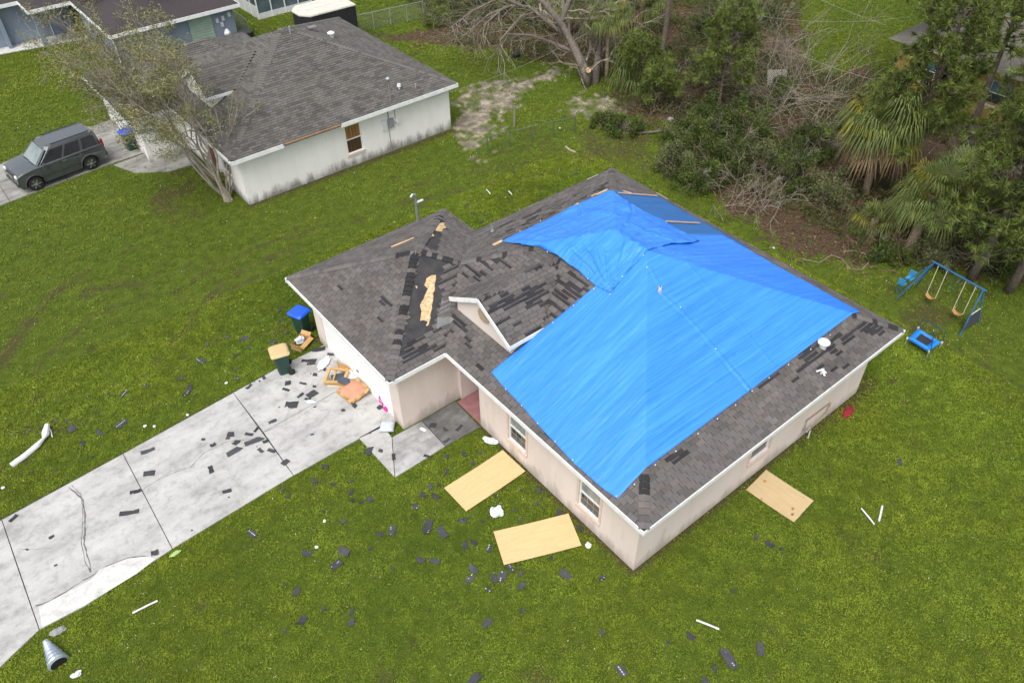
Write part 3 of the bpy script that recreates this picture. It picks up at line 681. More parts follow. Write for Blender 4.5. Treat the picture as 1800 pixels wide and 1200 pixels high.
# eaves
E1 = [(-OV, -OV), (LX+OV, -OV), (LX+OV, LY+OV), (WX1, LY+OV), (WX1, WY1), (WX0, WY1), (WX0, WY0), (-OV, WY0)]
fascia(roof, E1, EH, TRIM)
b = MB(); zz = EH-.165
b.face([(-OV, -OV, zz), (LX+OV, -OV, zz), (LX+OV, .1, zz), (.1, .1, zz), (.1, 7.3, zz), (-OV, 7.3, zz)]); b.face([(-OV, 7.3, zz), (1.6, 7.3, zz), (1.6, 9.0, zz), (-OV, 9.0, zz)])
b.face([(WX0, WY0, zz), (-OV, WY0, zz), (-OV, 9.0, zz), (WX0, 9.0, zz)]); b.face([(WX0, 9, zz), (GX+.1, 9, zz), (GX+.1, WY1, zz), (WX0, WY1, zz)])
b.face([(GX+.1, 14.8, zz), (WX1, 14.8, zz), (WX1, WY1, zz), (GX+.1, WY1, zz)]); b.face([(3.8, LY+OV, zz), (WX1, LY+OV, zz), (WX1, 14.8, zz), (3.8, 14.8, zz)])
b.face([(LX, .1, zz), (LX+OV, .1, zz), (LX+OV, LY+OV, zz), (LX, LY+OV, zz)]); b.face([(WX1, LY, zz), (LX, LY, zz), (LX, LY+OV, zz), (WX1, LY+OV, zz)]); b.build('soffit', TRIM, roof)
# dormer
def dormer(parent, ox, oy, oz, wallm, xw=.17, roofm=FELT, far=True):
    d = MB(); X = ox; yl, yr, yc = oy-1.58, oy+1.58, oy
    e = oz-.916; d.face([(X, yl, e-.01), (X+1.4, yl, e-.01), (X+3.52, yc, oz-.01), (X, yc, oz-.01)]); d.face([(X, yr, e-.01), (X, yc, oz-.01), (X+3.52, yc, oz-.01), (X+1.4, yr, e-.01)])
    do = d.build('dormer', roofm, parent)
    w_ = MB(); a = X+xw; q = [(yl+.15, e+.08-.5-.35), (yr-.15, e+.08-.5-.35), (yr-.15, e-.06), (yc, oz-.1), (yl+.15, e-.06)]
    n_ = len(q); w_.v += [(a, y, z) for y, z in q]+[(a+.1, y, z) for y, z in q]; w_.f.append(tuple(range(n_))[::-1]); w_.f.append(tuple(range(n_, 2*n_)))
    for k in range(n_): w_.f.append((k, (k+1) % n_, n_+(k+1) % n_, n_+k))
    w_.t += [None]*(n_+2); w_.bx(a+.1, X+1.9, yl+.15, yl+.25, e-.6, e-.03); w_.bx(a+.1, X+1.9, yr-.25, yr-.15, e-.6, e-.03); w_.build('gable_wall', wallm, do)
    for s, y0 in ((-1, yl), (1, yr)):
        r_ = MB(); r_.bar((X-.02, y0, e-.075), (X-.02, yc, oz-.075), .035, .15); r_.build('rake_board', TRIM, do)
        r_ = MB(); r_.bx(X-.03, X+1.38, min(y0, y0+s*.03), max(y0, y0+s*.03), e-.15, e+.0); r_.build('fascia', TRIM, do)
    return do
do = dormer(roof, .56, 7.95, 5.03, PINK, roofm=SHD)
vc = onx(852, 553, .73); q = MB(); q.tube([(.71, vc[1], vc[2]), (.66, vc[1], vc[2])], .27, 24); v_ = q.build('round_vent', mat('beige_vent', 'bda98f', None, 6, .7), do)
q = MB()
for i in range(-4, 5): q.bar((.655, vc[1]-sqrt(max(.01, .065-(i*.05)**2)), vc[2]+i*.05), (.655, vc[1]+sqrt(max(.01, .065-(i*.05)**2)), vc[2]+i*.05), .02, .012)
q.build('louvre', mat('beige_vent_dark', '9b8a74', None, 6, .7), v_)
# roof furniture
STEEL = mat('galvanised', (.42, .44, .46), (.3, .32, .34), 8, .45, metal=.6); PVC = mat('white_plastic', 'dfe1e2', None, 6, .4); LEAD = mat('lead_grey', (.3, .31, .32), None, 8, .6)
def pipe_vent(px, h=.25, r=.05, m=PVC, par=roof, name='vent_pipe'):
    p = onroof(*px, .1); z = zr(p[0], p[1]); q = MB(); q.tube([(p[0], p[1], z-.05), (p[0], p[1], z+h)], r, 12); o = q.build(name, m, par)
    q = MB(); q.tube([(p[0], p[1], z+h), (p[0], p[1], z+h+.004)], r*.75, 10); q.build('pipe_mouth', MATS['dark_metal'], o)
    q = MB(); q.tube([(p[0], p[1], z+.0), (p[0], p[1], z+.1)], [r*2.2, r*1.15], 12); q.build('flashing', LEAD, o); return o
pipe_vent((1160, 510), .24, .05); pipe_vent((866, 403), .3, .04, LEAD)
p = onroof(1446, 609); q = MB(); q.tube([(p[0], p[1], p[2]-.05), (p[0], p[1], p[2]+.16)], .12, 14); q.tube([(p[0], p[1], p[2]+.16), (p[0], p[1], p[2]+.2), (p[0], p[1], p[2]+.26), (p[0], p[1], p[2]+.29)], [.19, .2, .14, .03], 16); q.build('mushroom_vent', PVC, roof, smooth=False)
p = onroof(1443, 657); q = MB(); q.tube([(p[0], p[1], p[2]-.02), (p[0], p[1], p[2]+.2)], .04, 8); q.tube([(p[0]-.15, p[1]+.1, p[2]+.12), (p[0], p[1], p[2]+.2), (p[0]+.05, p[1]-.12, p[2]+.1)], .03, 6); q.tube([(p[0]-.05, p[1]-.16, p[2]+.06), (p[0], p[1], p[2]+.16), (p[0]+.14, p[1]+.03, p[2]+.1)], .035, 6); q.build('bent_vent', PVC, roof)
p = (3.05, 15.3); q = MB(); q.tube([(p[0], p[1], 2.0), (p[0], p[1], 4.2)], .05, 10); ms = q.build('service_mast', STEEL, house)
q = MB(); q.tube([(p[0], p[1], 4.2), (p[0]-.03, p[1], 4.32), (p[0]-.12, p[1]-.02, 4.38), (p[0]-.22, p[1]-.03, 4.3)], [.06, .075, .06, .05], 8); q.build('weatherhead', STEEL, ms)
q = MB(); q.bx(p[0]+.03, p[0]+.32, p[1]-.06, p[1]+.02, 3.95, 4.0); q.build('insulator', PVC, ms); q = MB(); q.tube([(p[0], p[1], 3.02), (p[0], p[1], 3.1)], [.16, .06], 10); q.build('mast_boot', MATS['dark_metal'], ms)
# ================================================================ TARPAULINS
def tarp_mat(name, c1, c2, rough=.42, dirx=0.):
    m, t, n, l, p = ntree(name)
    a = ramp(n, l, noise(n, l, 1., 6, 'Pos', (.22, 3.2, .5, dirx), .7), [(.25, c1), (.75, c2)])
    f = noise(n, l, 1., 5, 'Pos', (.3, 17, .3, dirx), .8); g = ramp(n, l, f, [(.33, (.62, .76, .84)), (.66, (1.7, 1.25, 1.06))])  # pale and dark streaks: wrinkle light and shade put into the tarp colour
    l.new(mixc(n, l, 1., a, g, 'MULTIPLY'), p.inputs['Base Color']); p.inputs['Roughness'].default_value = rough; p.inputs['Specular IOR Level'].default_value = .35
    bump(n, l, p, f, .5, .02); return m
def crease(X, Y, L, dep, sg=.035):
    z = np.zeros_like(X)
    for q in L:
        P = [onroof(u, v, .08)[:2] for u, v in q]; dd = np.minimum.reduce([segd(X, Y, a, b_) for a, b_ in zip(P[:-1], P[1:])]); z += dep*np.exp(-(dd/sg)**2)-dep*.45*np.exp(-((dd-.1)/.06)**2)
    return z
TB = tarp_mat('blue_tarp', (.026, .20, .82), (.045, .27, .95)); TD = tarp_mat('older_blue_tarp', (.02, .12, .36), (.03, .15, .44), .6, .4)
def pl(L, t):
    P = np.array([q[:2] for q in L], float); s = np.concatenate([[0], np.cumsum(np.hypot(*np.diff(P, axis=0).T))]); t = np.asarray(t)*s[-1]
    return np.stack([np.interp(t, s, P[:, 0]), np.interp(t, s, P[:, 1])], -1)
def coons(c0, c1, d0, d1, nu, nv):
    """c0: v=0 edge, c1: v=1 edge (along u); d0: u=0, d1: u=1 (along v)"""
    u = np.linspace(0, 1, nu); v = np.linspace(0, 1, nv); A = pl(c0, u)[:, None]; B = pl(c1, u)[:, None]; C_ = pl(d0, v)[None]; D_ = pl(d1, v)[None]
    U = u[:, None, None]; V_ = v[None, :, None]
    return (1-V_)*A+V_*B+(1-U)*C_+U*D_-((1-U)*(1-V_)*A[0, 0]+U*(1-V_)*A[-1, 0]+(1-U)*V_*B[0, 0]+U*V_*B[-1, 0])
def drape(name, XY, zoff, m, label, blur=.25, parent=None):
    nu, nv, _ = XY.shape; X, Y = XY[..., 0], XY[..., 1]
    def zz(x, y):
        r = np.full(x.shape, -9.)
        for a, b_, c, d, h in ROOFS:
            mm = np.minimum.reduce([x-a, b_-x, y-c, d-y]); r = np.maximum(r, np.where(mm > -.4, h+PT*mm, -9))
        return r
    Z = zz(X, Y); Zb = sum(zz(X+dx, Y+dy) for dx in (-blur, 0, blur) for dy in (-blur, 0, blur))/9
    Z = np.maximum(Z, Zb)+zoff
    mb = MB(); mb.v = [tuple(q) for q in np.stack([X, Y, Z], -1).reshape(-1, 3)]
    for i in range(nu-1):
        for j in range(nv-1): a = i*nv+j; mb.f.append((a, a+nv, a+nv+1, a+1)); mb.t.append(None)
    o = mb.build(name, m, parent, smooth=True); mo = o.modifiers.new('thickness', 'SOLIDIFY'); mo.thickness = .006; mo.offset = -1
    tag(o, label, 'tarpaulin', 'blue tarpaulins on the roof'); return o
XY = coons(T1F, [(11.1, 6.7), (11.1, .76)], T1e, [T1F[-1], (11.1, .76)], 150, 230)
X, Y = XY[..., 0], XY[..., 1]
rip = (fbm(X*.22, Y, .16, 80)-.5)*.035+(fbm(X*.3, Y, .5, 82)-.5)*.06
fan = np.zeros_like(X)
edge = np.minimum(np.minimum(Y-.62, 1.), 1.)
zo = .035+np.maximum(0, .02+rip*np.clip(.35+edge, .3, 1))+.025*np.exp(-((X-5.13)**2+(Y-4.54)**2)/.15)
cr = np.abs((X-3.0)*.55-(Y-2.55)*1.0+0.0)
seam = np.abs(X-6.55-(Y-3.)*.02); zo += .02*np.exp(-(seam/.03)**2)
zo += crease(X, Y, [[(1143, 470), (1160, 503)], [(1163, 515), (1200, 547), (1230, 580), (1260, 615), (1295, 655), (1322, 688)], [(1280, 640), (1322, 688)], [(1040, 870), (1065, 866), (1083, 876)], [(1165, 440), (1280, 470), (1400, 510)]], .02)
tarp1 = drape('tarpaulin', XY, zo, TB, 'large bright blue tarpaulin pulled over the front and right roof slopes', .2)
XY = coons(T2C, T2T, T2L, T2R, 130, 130); X, Y = XY[..., 0], XY[..., 1]
tx, ty = T2C[-1]; dd = np.hypot(X-tx, Y-ty); ang = np.arctan2(Y-ty, X-tx)
ray_ = np.sin(ang*34+fbm(X, Y, .8, 7)*5)*np.exp(-dd/1.7)*.05+(vnoise(ang*9, dd*.12, .35, 4)-.5)*.2*np.exp(-dd/2.6)*np.clip(dd*1.8, 0, 1)
rip = (fbm(X*.25, Y, .2, 85)-.5)*.04+(fbm(X, Y, .9, 86)-.5)*.18
vE = np.linspace(0, 1, 130)[None, :]*np.ones((130, 1)); uE = np.linspace(0, 1, 130)[:, None]*np.ones((1, 130))
flap = .17*np.sin(pi*np.clip(uE, 0, 1))**1.2*np.exp(-vE*5); hang = -.1*np.exp(-vE*60)*np.sin(pi*uE)
bulge = .16*np.exp(-((X-7.4)**2+(Y-6.9)**2)/.7)+.12*np.exp(-((X-8.3)**2/.9+(Y-7.9)**2/.1))+.10*np.exp(-((X-7.0)**2/.06+(Y-9.3)**2/.8))
zo = .07+np.maximum(-.025, rip+ray_+bulge*.8)+flap+hang
zo += crease(X, Y, [[(1105, 350), (1112, 372), (1104, 395)], [(1015, 355), (1019, 378)], [(1073, 513), (1030, 480), (975, 448), (915, 430)], [(1073, 513), (1040, 475), (1005, 445)], [(1073, 511), (1052, 470), (1035, 440)], [(1073, 510), (1066, 450)], [(1074, 510), (1090, 470), (1125, 440)], [(1104, 395), (1130, 410), (1180, 425)], [(1095, 372), (1070, 380), (1040, 378)]], -.045)
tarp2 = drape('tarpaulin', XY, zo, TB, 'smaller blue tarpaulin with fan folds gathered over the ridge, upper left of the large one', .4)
XY = coons([(8.9, 10.9), (11.48, 10.33)], [(7.8, 6.1), (11.42, 5.6)], [(8.9, 10.9), (8.6, 8.6), (7.8, 6.1)], [(11.48, 10.33), (11.42, 5.6)], 40, 60)
zo = .02+(fbm(XY[..., 0], XY[..., 1], .5, 90)-.5)*.02
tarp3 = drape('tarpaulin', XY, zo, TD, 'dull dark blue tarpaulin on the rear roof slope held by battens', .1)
for tp in (tarp1, tarp2): 
    tp['label'] = tp['label']
# white grommets / nail caps along the tarp seams
def caps(tp, pts, z):
    for u, v in pts:
        p = onroof(u, v, z); q = MB(); q.tube([(p[0], p[1], p[2]-.01), (p[0], p[1], p[2]+.02)], .017, 7); q.build('nail_cap', PVC, tp)
caps(tarp1, [(889, 684), (917, 713), (945, 744), (976, 776), (1007, 808), (1083, 872), (1115, 851), (1152, 817), (1188, 793), (1227, 762), (1261, 736), (1293, 712), (1322, 687), (1352, 664), (1386, 641), (1425, 614), (1459, 589), (1196, 540), (1258, 613), (1094, 486), (1137, 470), (1044, 508), (1008, 537), (972, 567)], .1)
caps(tarp2, [(914, 406), (962, 443), (1033, 490), (1131, 449), (950, 388), (1072, 517)], .14)
BAT = mat('bare_batten', 'd2ac88', 'bd9a78', 14, .8)
for i, ((u0, v0), (u1, v1), lb) in enumerate((((1088, 339), (1155, 344), 'pale wooden batten along the upper edge of the dull blue tarpaulin'), ((1169, 389), (1230, 392), 'pale wooden batten across the middle of the dull blue tarpaulin'))):
    a, c = onroof(u0, v0, .08), onroof(u1, v1, .08); b = MB(); b.bar(a, c, .06, .03); tag(b.build('batten', BAT), lb, 'batten')
# ================================================================ NEIGHBOUR'S WHITE HOUSE
H2, E2 = (0., 0., 0.), 2.7
R2 = [(-.45, 12.28, 25.35, 37.8, E2), (-2.7, 6.7, 32.5, 39.5, E2)]
def zr2(x, y): return zface(x, y, R2)[0]
nh = thing('house', 'white stucco neighbour house with a brown grey hipped shingle roof and stained wall', 'house', (0, 0, 0))
ow = [(5.62, 6.5, .7, 2.2)]
b = MB(); walls_y(b, 25.8, 26.0, 0, 12, E2-.15, ow); b.build('side_wall', WHT, nh)
b = MB(); walls_x(b, 0, .2, 26.0, 33, E2-.15, [(29, 30, 0, 2.1), (27.2, 28.2, .9, 2.1)]); b.build('front_wall', WHT, nh); b = MB(); walls_x(b, 11.8, 12, 26.0, 37.4, E2-.15); walls_y(b, 37.2, 37.4, 6, 11.8, E2-.15); b.build('rear_wall', WHT, nh)
b = MB(); walls_y(b, 32.9, 33.1, -2.2, 0, E2-.15); walls_x(b, -2.2, -2, 33.1, 39.1, E2-.15, [(33.7, 38.4, -.1, 2.3)]); walls_y(b, 38.9, 39.1, -2, 6.3, E2-.15); b.build('garage_wall', WHT, nh)
q = MB(); q.bx(-2.12, -2.06, 33.7, 38.4, .02, 2.3); q.build('garage_door', TRIM, nh); q = MB(); q.bx(.08, .13, 29, 30, 0, 2.1); q.build('front_door', MATS['door_paint'], nh)
window(nh, 0, 0, 27.2, 28.2, .9, 2.1, band=False)
BRW = mat('wood_blind', 'a8794b', '855c38', 3, .3, stretch=(30, 1, 1)); BRD = mat('dark_wood_blind', '5a4334', '3c2e26', 3, .2, stretch=(30, 1, 1))
wo = window(nh, 1, 25.8, *ow[0], cols=1, band=False); 
for c in wo.children:
    if c.name.startswith('pane'): c.data.materials[0] = BRD if c.data.vertices[0].co.z < 1.3 else BRW
for i in range(1, 4):
    q = MB(); q.bx(5.67+i*.195-.008, 5.67+i*.195+.008, 25.855, 25.868, .75, 2.15); q.build('muntin', mat('dark_muntin', '5d4c3d'), wo)
rb = MB()
for q in R2: deck(rb, q)
nroof = rb.build('roof', FELT, nh); mb = MB(); singles = []
def skip2(c): 
    if zr2(c[0], c[1]) > c[2]+.015: return 1
    if .75 < c[0] < 3.8 and 29.9 < c[1] < 32.9 and 4.75-.58*abs(c[1]-31.4) > c[2]+.1: return 1
    return 0
for q in R2:
    for k in range(4):
        o, al, up, L, half = side_frame(q, k); tile(mb, singles, o, al, up, hip_poly(L, half), skip2, None, 'arch')
for yy, s in ((29.82, 1), (32.98, -1)):
    tile(mb, singles, Vector((.6, yy, 3.834)), Vector((1, 0, 0)), Vector((0, s, .58))/cs, [(0, 0), (1.6, 0), (3.6, 1.58*cs), (0, 1.58*cs)], lambda c: 2 if zr2(c[0], c[1]) > c[2]+.0 else 0, None, 'arch')
place_shingles(nroof, singles, mb, SH2, 'arch', 'x'); print('shingles2', len(singles))
mm = (R2[0][1]-R2[0][0]); m2_ = min(mm, R2[0][3]-R2[0][2])/2; zt = E2+PT*m2_
A2 = (R2[0][0]+m2_, R2[0][2]+m2_, zt); B2 = (R2[0][1]-m2_, R2[0][2]+m2_, zt)
for a, c in (((R2[0][0], R2[0][2], E2), A2), ((R2[0][1], R2[0][2], E2), B2), ((R2[0][1], R2[0][3], E2), B2), ((-2.7, 32.5, E2), (.8, 36, E2+PT*3.5)), ((-2.7, 39.5, E2), (.8, 36, E2+PT*3.5)), ((.8, 36, E2+PT*3.5), (3.2, 36, E2+PT*3.5))): hipcaps(nroof, a, c, SH2, step=.17)
WO2 = mat('bare_fascia_wood', 'c09a72', 'a27f5b', 8, .8)
fascia(nroof, [(R2[0][0], R2[0][2]), (2.15, R2[0][2])][:2], E2, TRIM, False, .2)
fascia(nroof, [(2.15, R2[0][2]), (5.25, R2[0][2])], E2, WO2, False, .07)
fascia(nroof, [(5.25, R2[0][2]), (R2[0][1], R2[0][2]), (R2[0][1], R2[0][3]), (6.7, R2[0][3])], E2, TRIM, False, .2)
fascia(nroof, [(6.7, 39.5), (-2.7, 39.5), (-2.7, 32.5), (-.45, 32.5), (-.45, 25.35)], E2, TRIM, False, .18)
b = MB(); zz = E2-.19; b.face([(-.45, 25.35, zz), (12.28, 25.35, zz), (12.28, 25.9, zz), (.1, 25.9, zz), (.1, 32.95, zz), (-2.1, 32.95, zz), (-2.1, 39.5, zz), (-2.7, 39.5, zz), (-2.7, 32.5, zz), (-.45, 32.5, zz)]); b.face([(11.9, 25.9, zz), (12.28, 25.9, zz), (12.28, 37.8, zz), (11.9, 37.8, zz)]); b.build('soffit', TRIM, nroof)
dormer(nroof, .6, 31.4, 4.75, WHT, roofm=SHD); hipcaps(nroof, (.6, 31.4, 4.74), (3.9, 31.4, 4.74), SH2, drop=.118)
# roof furniture of the neighbour
def z2(x, y): return zr2(x, y)
def at2(u, v):
    d = ray(u, v); t = 20.
    while t < 80:
        q = CP+d*t
        if q[2] <= zr2(q[0], q[1]): return q
        t += .02
    return q
p = at2(511, 60); q = MB(); q.tube([(p[0], p[1], p[2]-.05), (p[0], p[1], p[2]+.4)], .045, 8); q.build('vent_pipe', LEAD, nroof)
p = at2(583, 66); q = MB(); q.tube([(p[0], p[1], p[2]-.1), (p[0], p[1], p[2]+.2)], .12, 12); q.tube([(p[0], p[1], p[2]+.2), (p[0], p[1], p[2]+.26), (p[0], p[1], p[2]+.34)], [.2, .2, .05], 12); q.build('mushroom_vent', PVC, nroof)
p = at2(550, 55); q = MB(); q.box((p[0], p[1], p[2]+.12), (.45, .3, .24)); q.build('box_vent', mat('brown_metal', (.12, .1, .1), (.3, .27, .27), 3, .4, metal=.3), nroof)
p = at2(687, 180); q = MB(); q.tube([(p[0], p[1], p[2]-.4), (p[0], p[1], p[2]+1.1)], .035, 8); ms = q.build('service_mast', STEEL, nh); q = MB(); q.tube([(p[0], p[1], p[2]+1.1), (p[0]-.02, p[1], p[2]+1.25), (p[0], p[1], p[2]+1.33)], [.08, .11, .04], 8); q.build('weatherhead', STEEL, ms)
p = at2(702, 157); q = MB(); q.tube([(p[0], p[1], p[2]), (p[0], p[1], p[2]+.15)], .05, 8); q.tube([(p[0], p[1], p[2]+.15), (p[0], p[1], p[2]+.28)], [.12, .09], 8); q.build('antenna_cap', PVC, nroof)
p = at2(731, 156); q = MB(); q.tube([(p[0], p[1], p[2]-.02), (p[0], p[1], p[2]+.25)], .04, 8); q.build('vent_pipe', LEAD, nroof)
q = MB(); q.bx(8.08, 8.4, 25.68, 25.8, 1.35, 1.85); mt = q.build('meter_box', LEAD, nh, bevel=.01); q = MB(); q.tube([(8.6, 25.8, 1.62), (8.6, 25.62, 1.62)], .11, 14); q.build('meter_dial', PVC, mt)
q = MB(); q.tube([(8.15, 25.77, 1.85), (8.15, 25.77, 2.52)], .03, 6); q.tube([(8.55, 25.77, 1.75), (8.55, 25.77, 2.52)], .015, 6); q.tube([(8.1, 25.77, 1.35), (8.12, 25.77, .0)], .02, 6); q.build('conduit', LEAD, mt); q = MB(); q.bx(7.75, 7.98, 25.72, 25.8, 1.3, 1.9); q.build('phone_box', PVC, nh)
# ================================================================ BLUE HOUSE, ENCLOSURE, TRAILER
BLU = stucco('blue_grey_wall', '7b8798', '86919f', '687484', .3, .3); BRF = mat('dark_brown_shingle', (.032, .026, .028), (.055, .045, .047), 14, .9, .3, 60, stretch=(1, 3, 1))
bh = thing('house', 'blue grey house with dark brown roof and white gutters at the upper left', 'house', (0, 45, 0))
b = MB(); walls_y(b, -.4, -.2, .6, 8.2, 2.6); b.build('side_wall', BLU, bh); b = MB(); walls_x(b, 8.0, 8.2, -.2, 9, 2.6); b.build('end_wall', BLU, bh)
b = MB(); walls_x(b, .6, .8, -.2, 6.6, 2.6); b.build('front_wall', BLU, bh); b = MB(); walls_y(b, 9.6, 9.8, -9, .6, 2.6, [(-1.15, -.95, 0, .02)]); b.bx(-2.0, -1.7, 8.0, 8.3, 0, 2.6); b.build('porch_wall', BLU, bh)
b = MB(); b.bx(-3.9, -3.7, 9.0, 9.6, 0, 2.6); b.build('porch_column', BLU, bh); b = MB(); b.bx(.2, .45, 2.8, 3.05, 0, 2.55); b.build('porch_column', BLU, bh)
rb = MB()
def hipr(mb, a, b_, c, d, h, p=.42):
    m = min(b_-a, d-c)/2; z = h+p*m
    if b_-a <= d-c: r0, r1 = (a+m, c+m, z), (a+m, d-m, z)
    else: r0, r1 = (a+m, c+m, z), (b_-m, c+m, z)
    A, B, C_, D_ = (a, c, h), (b_, c, h), (b_, d, h), (a, d, h)
    if b_-a <= d-c: F = [[A, B, r0], [B, C_, r1, r0], [C_, D_, r1], [D_, A, r0, r1]]
    else: F = [[A, B, r1, r0], [B, C_, r1], [C_, D_, r0, r1], [D_, A, r0]]
    for f in F: mb.face(f)
    mb.face([D_, C_, B, A])
hipr(rb, .3, 8.55, -.95, 14, 2.75); hipr(rb, -2.35, 6, 6.8, 15, 2.75); hipr(rb, -11, 3, 9.15, 19, 2.75)
rf = rb.build('roof', BRF, bh)
fascia(rf, [(8.55, 14), (8.55, -.95), (.3, -.95), (.3, 6.8), (-2.35, 6.8), (-2.35, 9.15), (-11, 9.15)][::-1], 2.78, TRIM, False, .22)
SHUT = mat('green_storm_shutter', '9fb3a4', '94a89b', 3, .5)
q = MB(); q.bx(5.2, 6.7, -.47, -.41, .35, 2.45); sh = q.build('storm_shutter', SHUT, bh)
for i in range(12): q = MB(); q.bx(5.2, 6.7, -.5, -.472, .37+i*.172, .37+i*.172+.1); q.build('shutter_slat', SHUT, sh)
for x, z in ((7.05, 1.9), (7.45, 1.95), (7.3, 1.6), (7.9, 2.1)): q = MB(); q.bx(x-.09, x+.09, -.5, -.41, z-.14, z+.14); q.build('meter_box', PVC, bh)
q = MB(); q.bx(-.95, -.9, 9.55, 9.59, 0, 2.1); q.build('corner_trim', TRIM, bh)
q = MB(); q.tube([(.42, -.8, 2.6), (.5, -.5, 2.3), (.55, -.45, .1)], .045, 6); q.build('downspout', TRIM, bh)
# black condenser and white softener tank stand against the wall
t = thing('air_conditioner', 'round black air conditioning condenser beside the blue wall behind the neighbour roof', 'air conditioner', (8.55, 44.15, 0)); BK = mat('black_metal', (.012, .013, .016), (.03, .03, .034), 8, .5)
q = MB(); q.tube([(0, 0, .05), (0, 0, .95)], .5, 20); q.build('casing', BK, t); q = MB(); q.tube([(0, 0, .951), (0, 0, .99)], [.5, .4], 20); q.build('top_grille', BK, t)
for i in range(16): a = i*pi/8; q = MB(); q.bar((.505*cos(a), .505*sin(a), .1), (.505*cos(a), .505*sin(a), .9), .03, .02); q.build('fin', BK, t)
t = thing('water_softener', 'white water softener tank on small legs next to the black condenser', 'water tank', (7.35, 44.1, 0)); q = MB(); q.tube([(0, 0, .25), (0, 0, 1.2), (0, 0, 1.4)], [.2, .2, .08], 12); q.build('tank', PVC, t)
q = MB(); q.bx(-.3, .3, -.25, .25, .0, .24); q.build('base', PVC, t); q = MB(); q.tube([(.2, 0, .5), (.5, 0, .55), (.55, 0, .1)], .04, 6); q.build('pipe', PVC, t)
t = thing('screened_porch', 'white framed screened porch behind the blue house at the top edge', 'porch', (11.2, 48.0, 0))
SCR = mat('dark_screen', (.05, .07, .08), (.12, .16, .19), 1.2, .35)
for i in range(5):
    q = MB(); q.bx(i*1.05-.04, i*1.05+.04, -.04, .04, 0, 2.6); q.build('post', TRIM, t)
    if i < 4:
        q = MB(); q.bx(i*1.05+.04, (i+1)*1.05-.04, -.012, .012, .42, 1.42); q.build('screen', SCR, t); q = MB(); q.bx(i*1.05+.04, (i+1)*1.05-.04, -.012, .012, 1.5, 2.55); q.build('screen', SCR, t)
        q = MB(); q.bx(i*1.05+.04, (i+1)*1.05-.04, -.03, .03, 1.42, 1.5); q.build('rail', TRIM, t); q = MB(); q.bx(i*1.05+.04, (i+1)*1.05-.04, -.02, .02, 0, .42); q.build('kick_panel', PVC, t)
for i in range(4):
    q = MB(); q.bx(-.04, .04, i*1.1+1.06, i*1.1+1.14, 0, 2.6); q.build('post', TRIM, t); q = MB(); q.bx(-.02, .02, i*1.1+.04, i*1.1+1.06, 0, .9); q.build('kick_panel', PVC, t); q = MB(); q.bx(-.012, .012, i*1.1+.04, i*1.1+1.06, .9, 2.55); q.build('screen', SCR, t)
q = MB(); q.bx(-.05, 4.3, -.05, 4.5, 2.6, 2.68); q.build('roof', TRIM, t); q = MB(); q.bx(.1, 4.2, 4.4, 4.5, 0, 2.6); q.build('back_wall', BLU, t)
t = thing('trailer', 'black enclosed cargo trailer with a white roof behind the neighbour house', 'trailer', (12.7, 40.85, 0))
ol = [(-1.35, -1.1), (1.85, -1.15), (1.9, 1.15), (-1.3, 1.15), (-1.85, .5), (-1.85, -.5)]
q = MB(); q.prism(ol, .45, 2.38); q.build('body', BK, t, bevel=.03); q = MB(); q.prism([(x*1.02, y*1.03) for x, y in ol], 2.385, 2.5); rf = q.build('roof', mat('cream_roof', 'cfcbbf', 'c2beb2', 2, .5), t, bevel=.04)
q = MB(); q.bar((-1.4, 0, 2.52), (1.85, 0, 2.52), .04, .02); q.build('roof_seam', TRIM, rf)
for y in (-1.05, 1.05):
    for x in (-.1, .75): q = MB(); q.tube([(x, y-.1, .35), (x, y+.1, .35)], .34, 16); q.build('wheel', BK, t)
q = MB(); q.bar((-1.8, 0, .5), (-3, 0, .5), .1, .1); q.build('hitch', BK, t)
def chain_fence(name, a, b_, h, label, n, pm, gap=.16, group=None):
    a, b_ = Vector((a[0], a[1], 0)), Vector((b_[0], b_[1], 0)); d = b_-a; L = d.length; t = thing(name, label, 'fence', a, atan2(d.y, d.x), group)
    for i in range(n+1): q = MB(); q.tube([(L*i/n, 0, -.05), (L*i/n, 0, h+.06)], .03, 6); q.build('post', pm, t)
    q = MB(); q.tube([(0, 0, h), (L, 0, h)], .022, 5); q.build('rail', pm, t)
    q = MB(); s = -h
    while s < L:
        for k in (0, 1):
            x0, x1 = (s, s+h) if k == 0 else (s+h, s); z0, z1 = 0., h
            if x0 < 0: z0 = -x0/(x1-x0)*h if x1 != x0 else 0; x0 = 0
            if k == 1 and x1 < 0: z1 = h*(x0)/(x0-s); x1 = 0
            if x1 > L: z1 = h*(L-x0)/(s+h-x0) if k == 0 else z1; x1 = min(x1, L)
            if k == 1 and x0 > L: z0 = h*(x0-L)/h; x0 = L
            q.bar((x0, 0, max(0, min(h, z0))), (x1, 0, max(0, min(h, z1))), .006, .006)
        s += gap
    o = q.build('wire_mesh', pm, t); o['kind'] = 'stuff'; return t
chain_fence('chain_link_fence', at(628, 58), at(745, 32), 1.15, 'chain link fence running from the black trailer to the bushes', 4, LEAD)
chain_fence('chain_link_fence', at(411, 42, 0), at(440, 64, 0), 1.1, 'short chain link fence running back from the black condenser', 2, LEAD)
t = chain_fence('wire_fence', at(857, 268), at(1010, 232), .9, 'low dark wire fence between the two back yards', 4, mat('dark_green_metal', (.1, .13, .09), None, 8, .6), .5)
t = thing('fence_post', 'weathered wooden fence post standing alone on the grass by the sand', 'post', at(904, 222)); q = MB(); q.tube([(0, 0, -.1), (.02, 0, .7), (.03, .02, 1.15)], [.06, .055, .05], 7); q.build('post', mat('grey_wood', (.16, .14, .12), (.28, .26, .23), 10, .9), t); q = MB(); q.tube([(.03, 0, 1.0), (.6, .05, .95)], .012, 4); q.build('wire', LEAD, t)
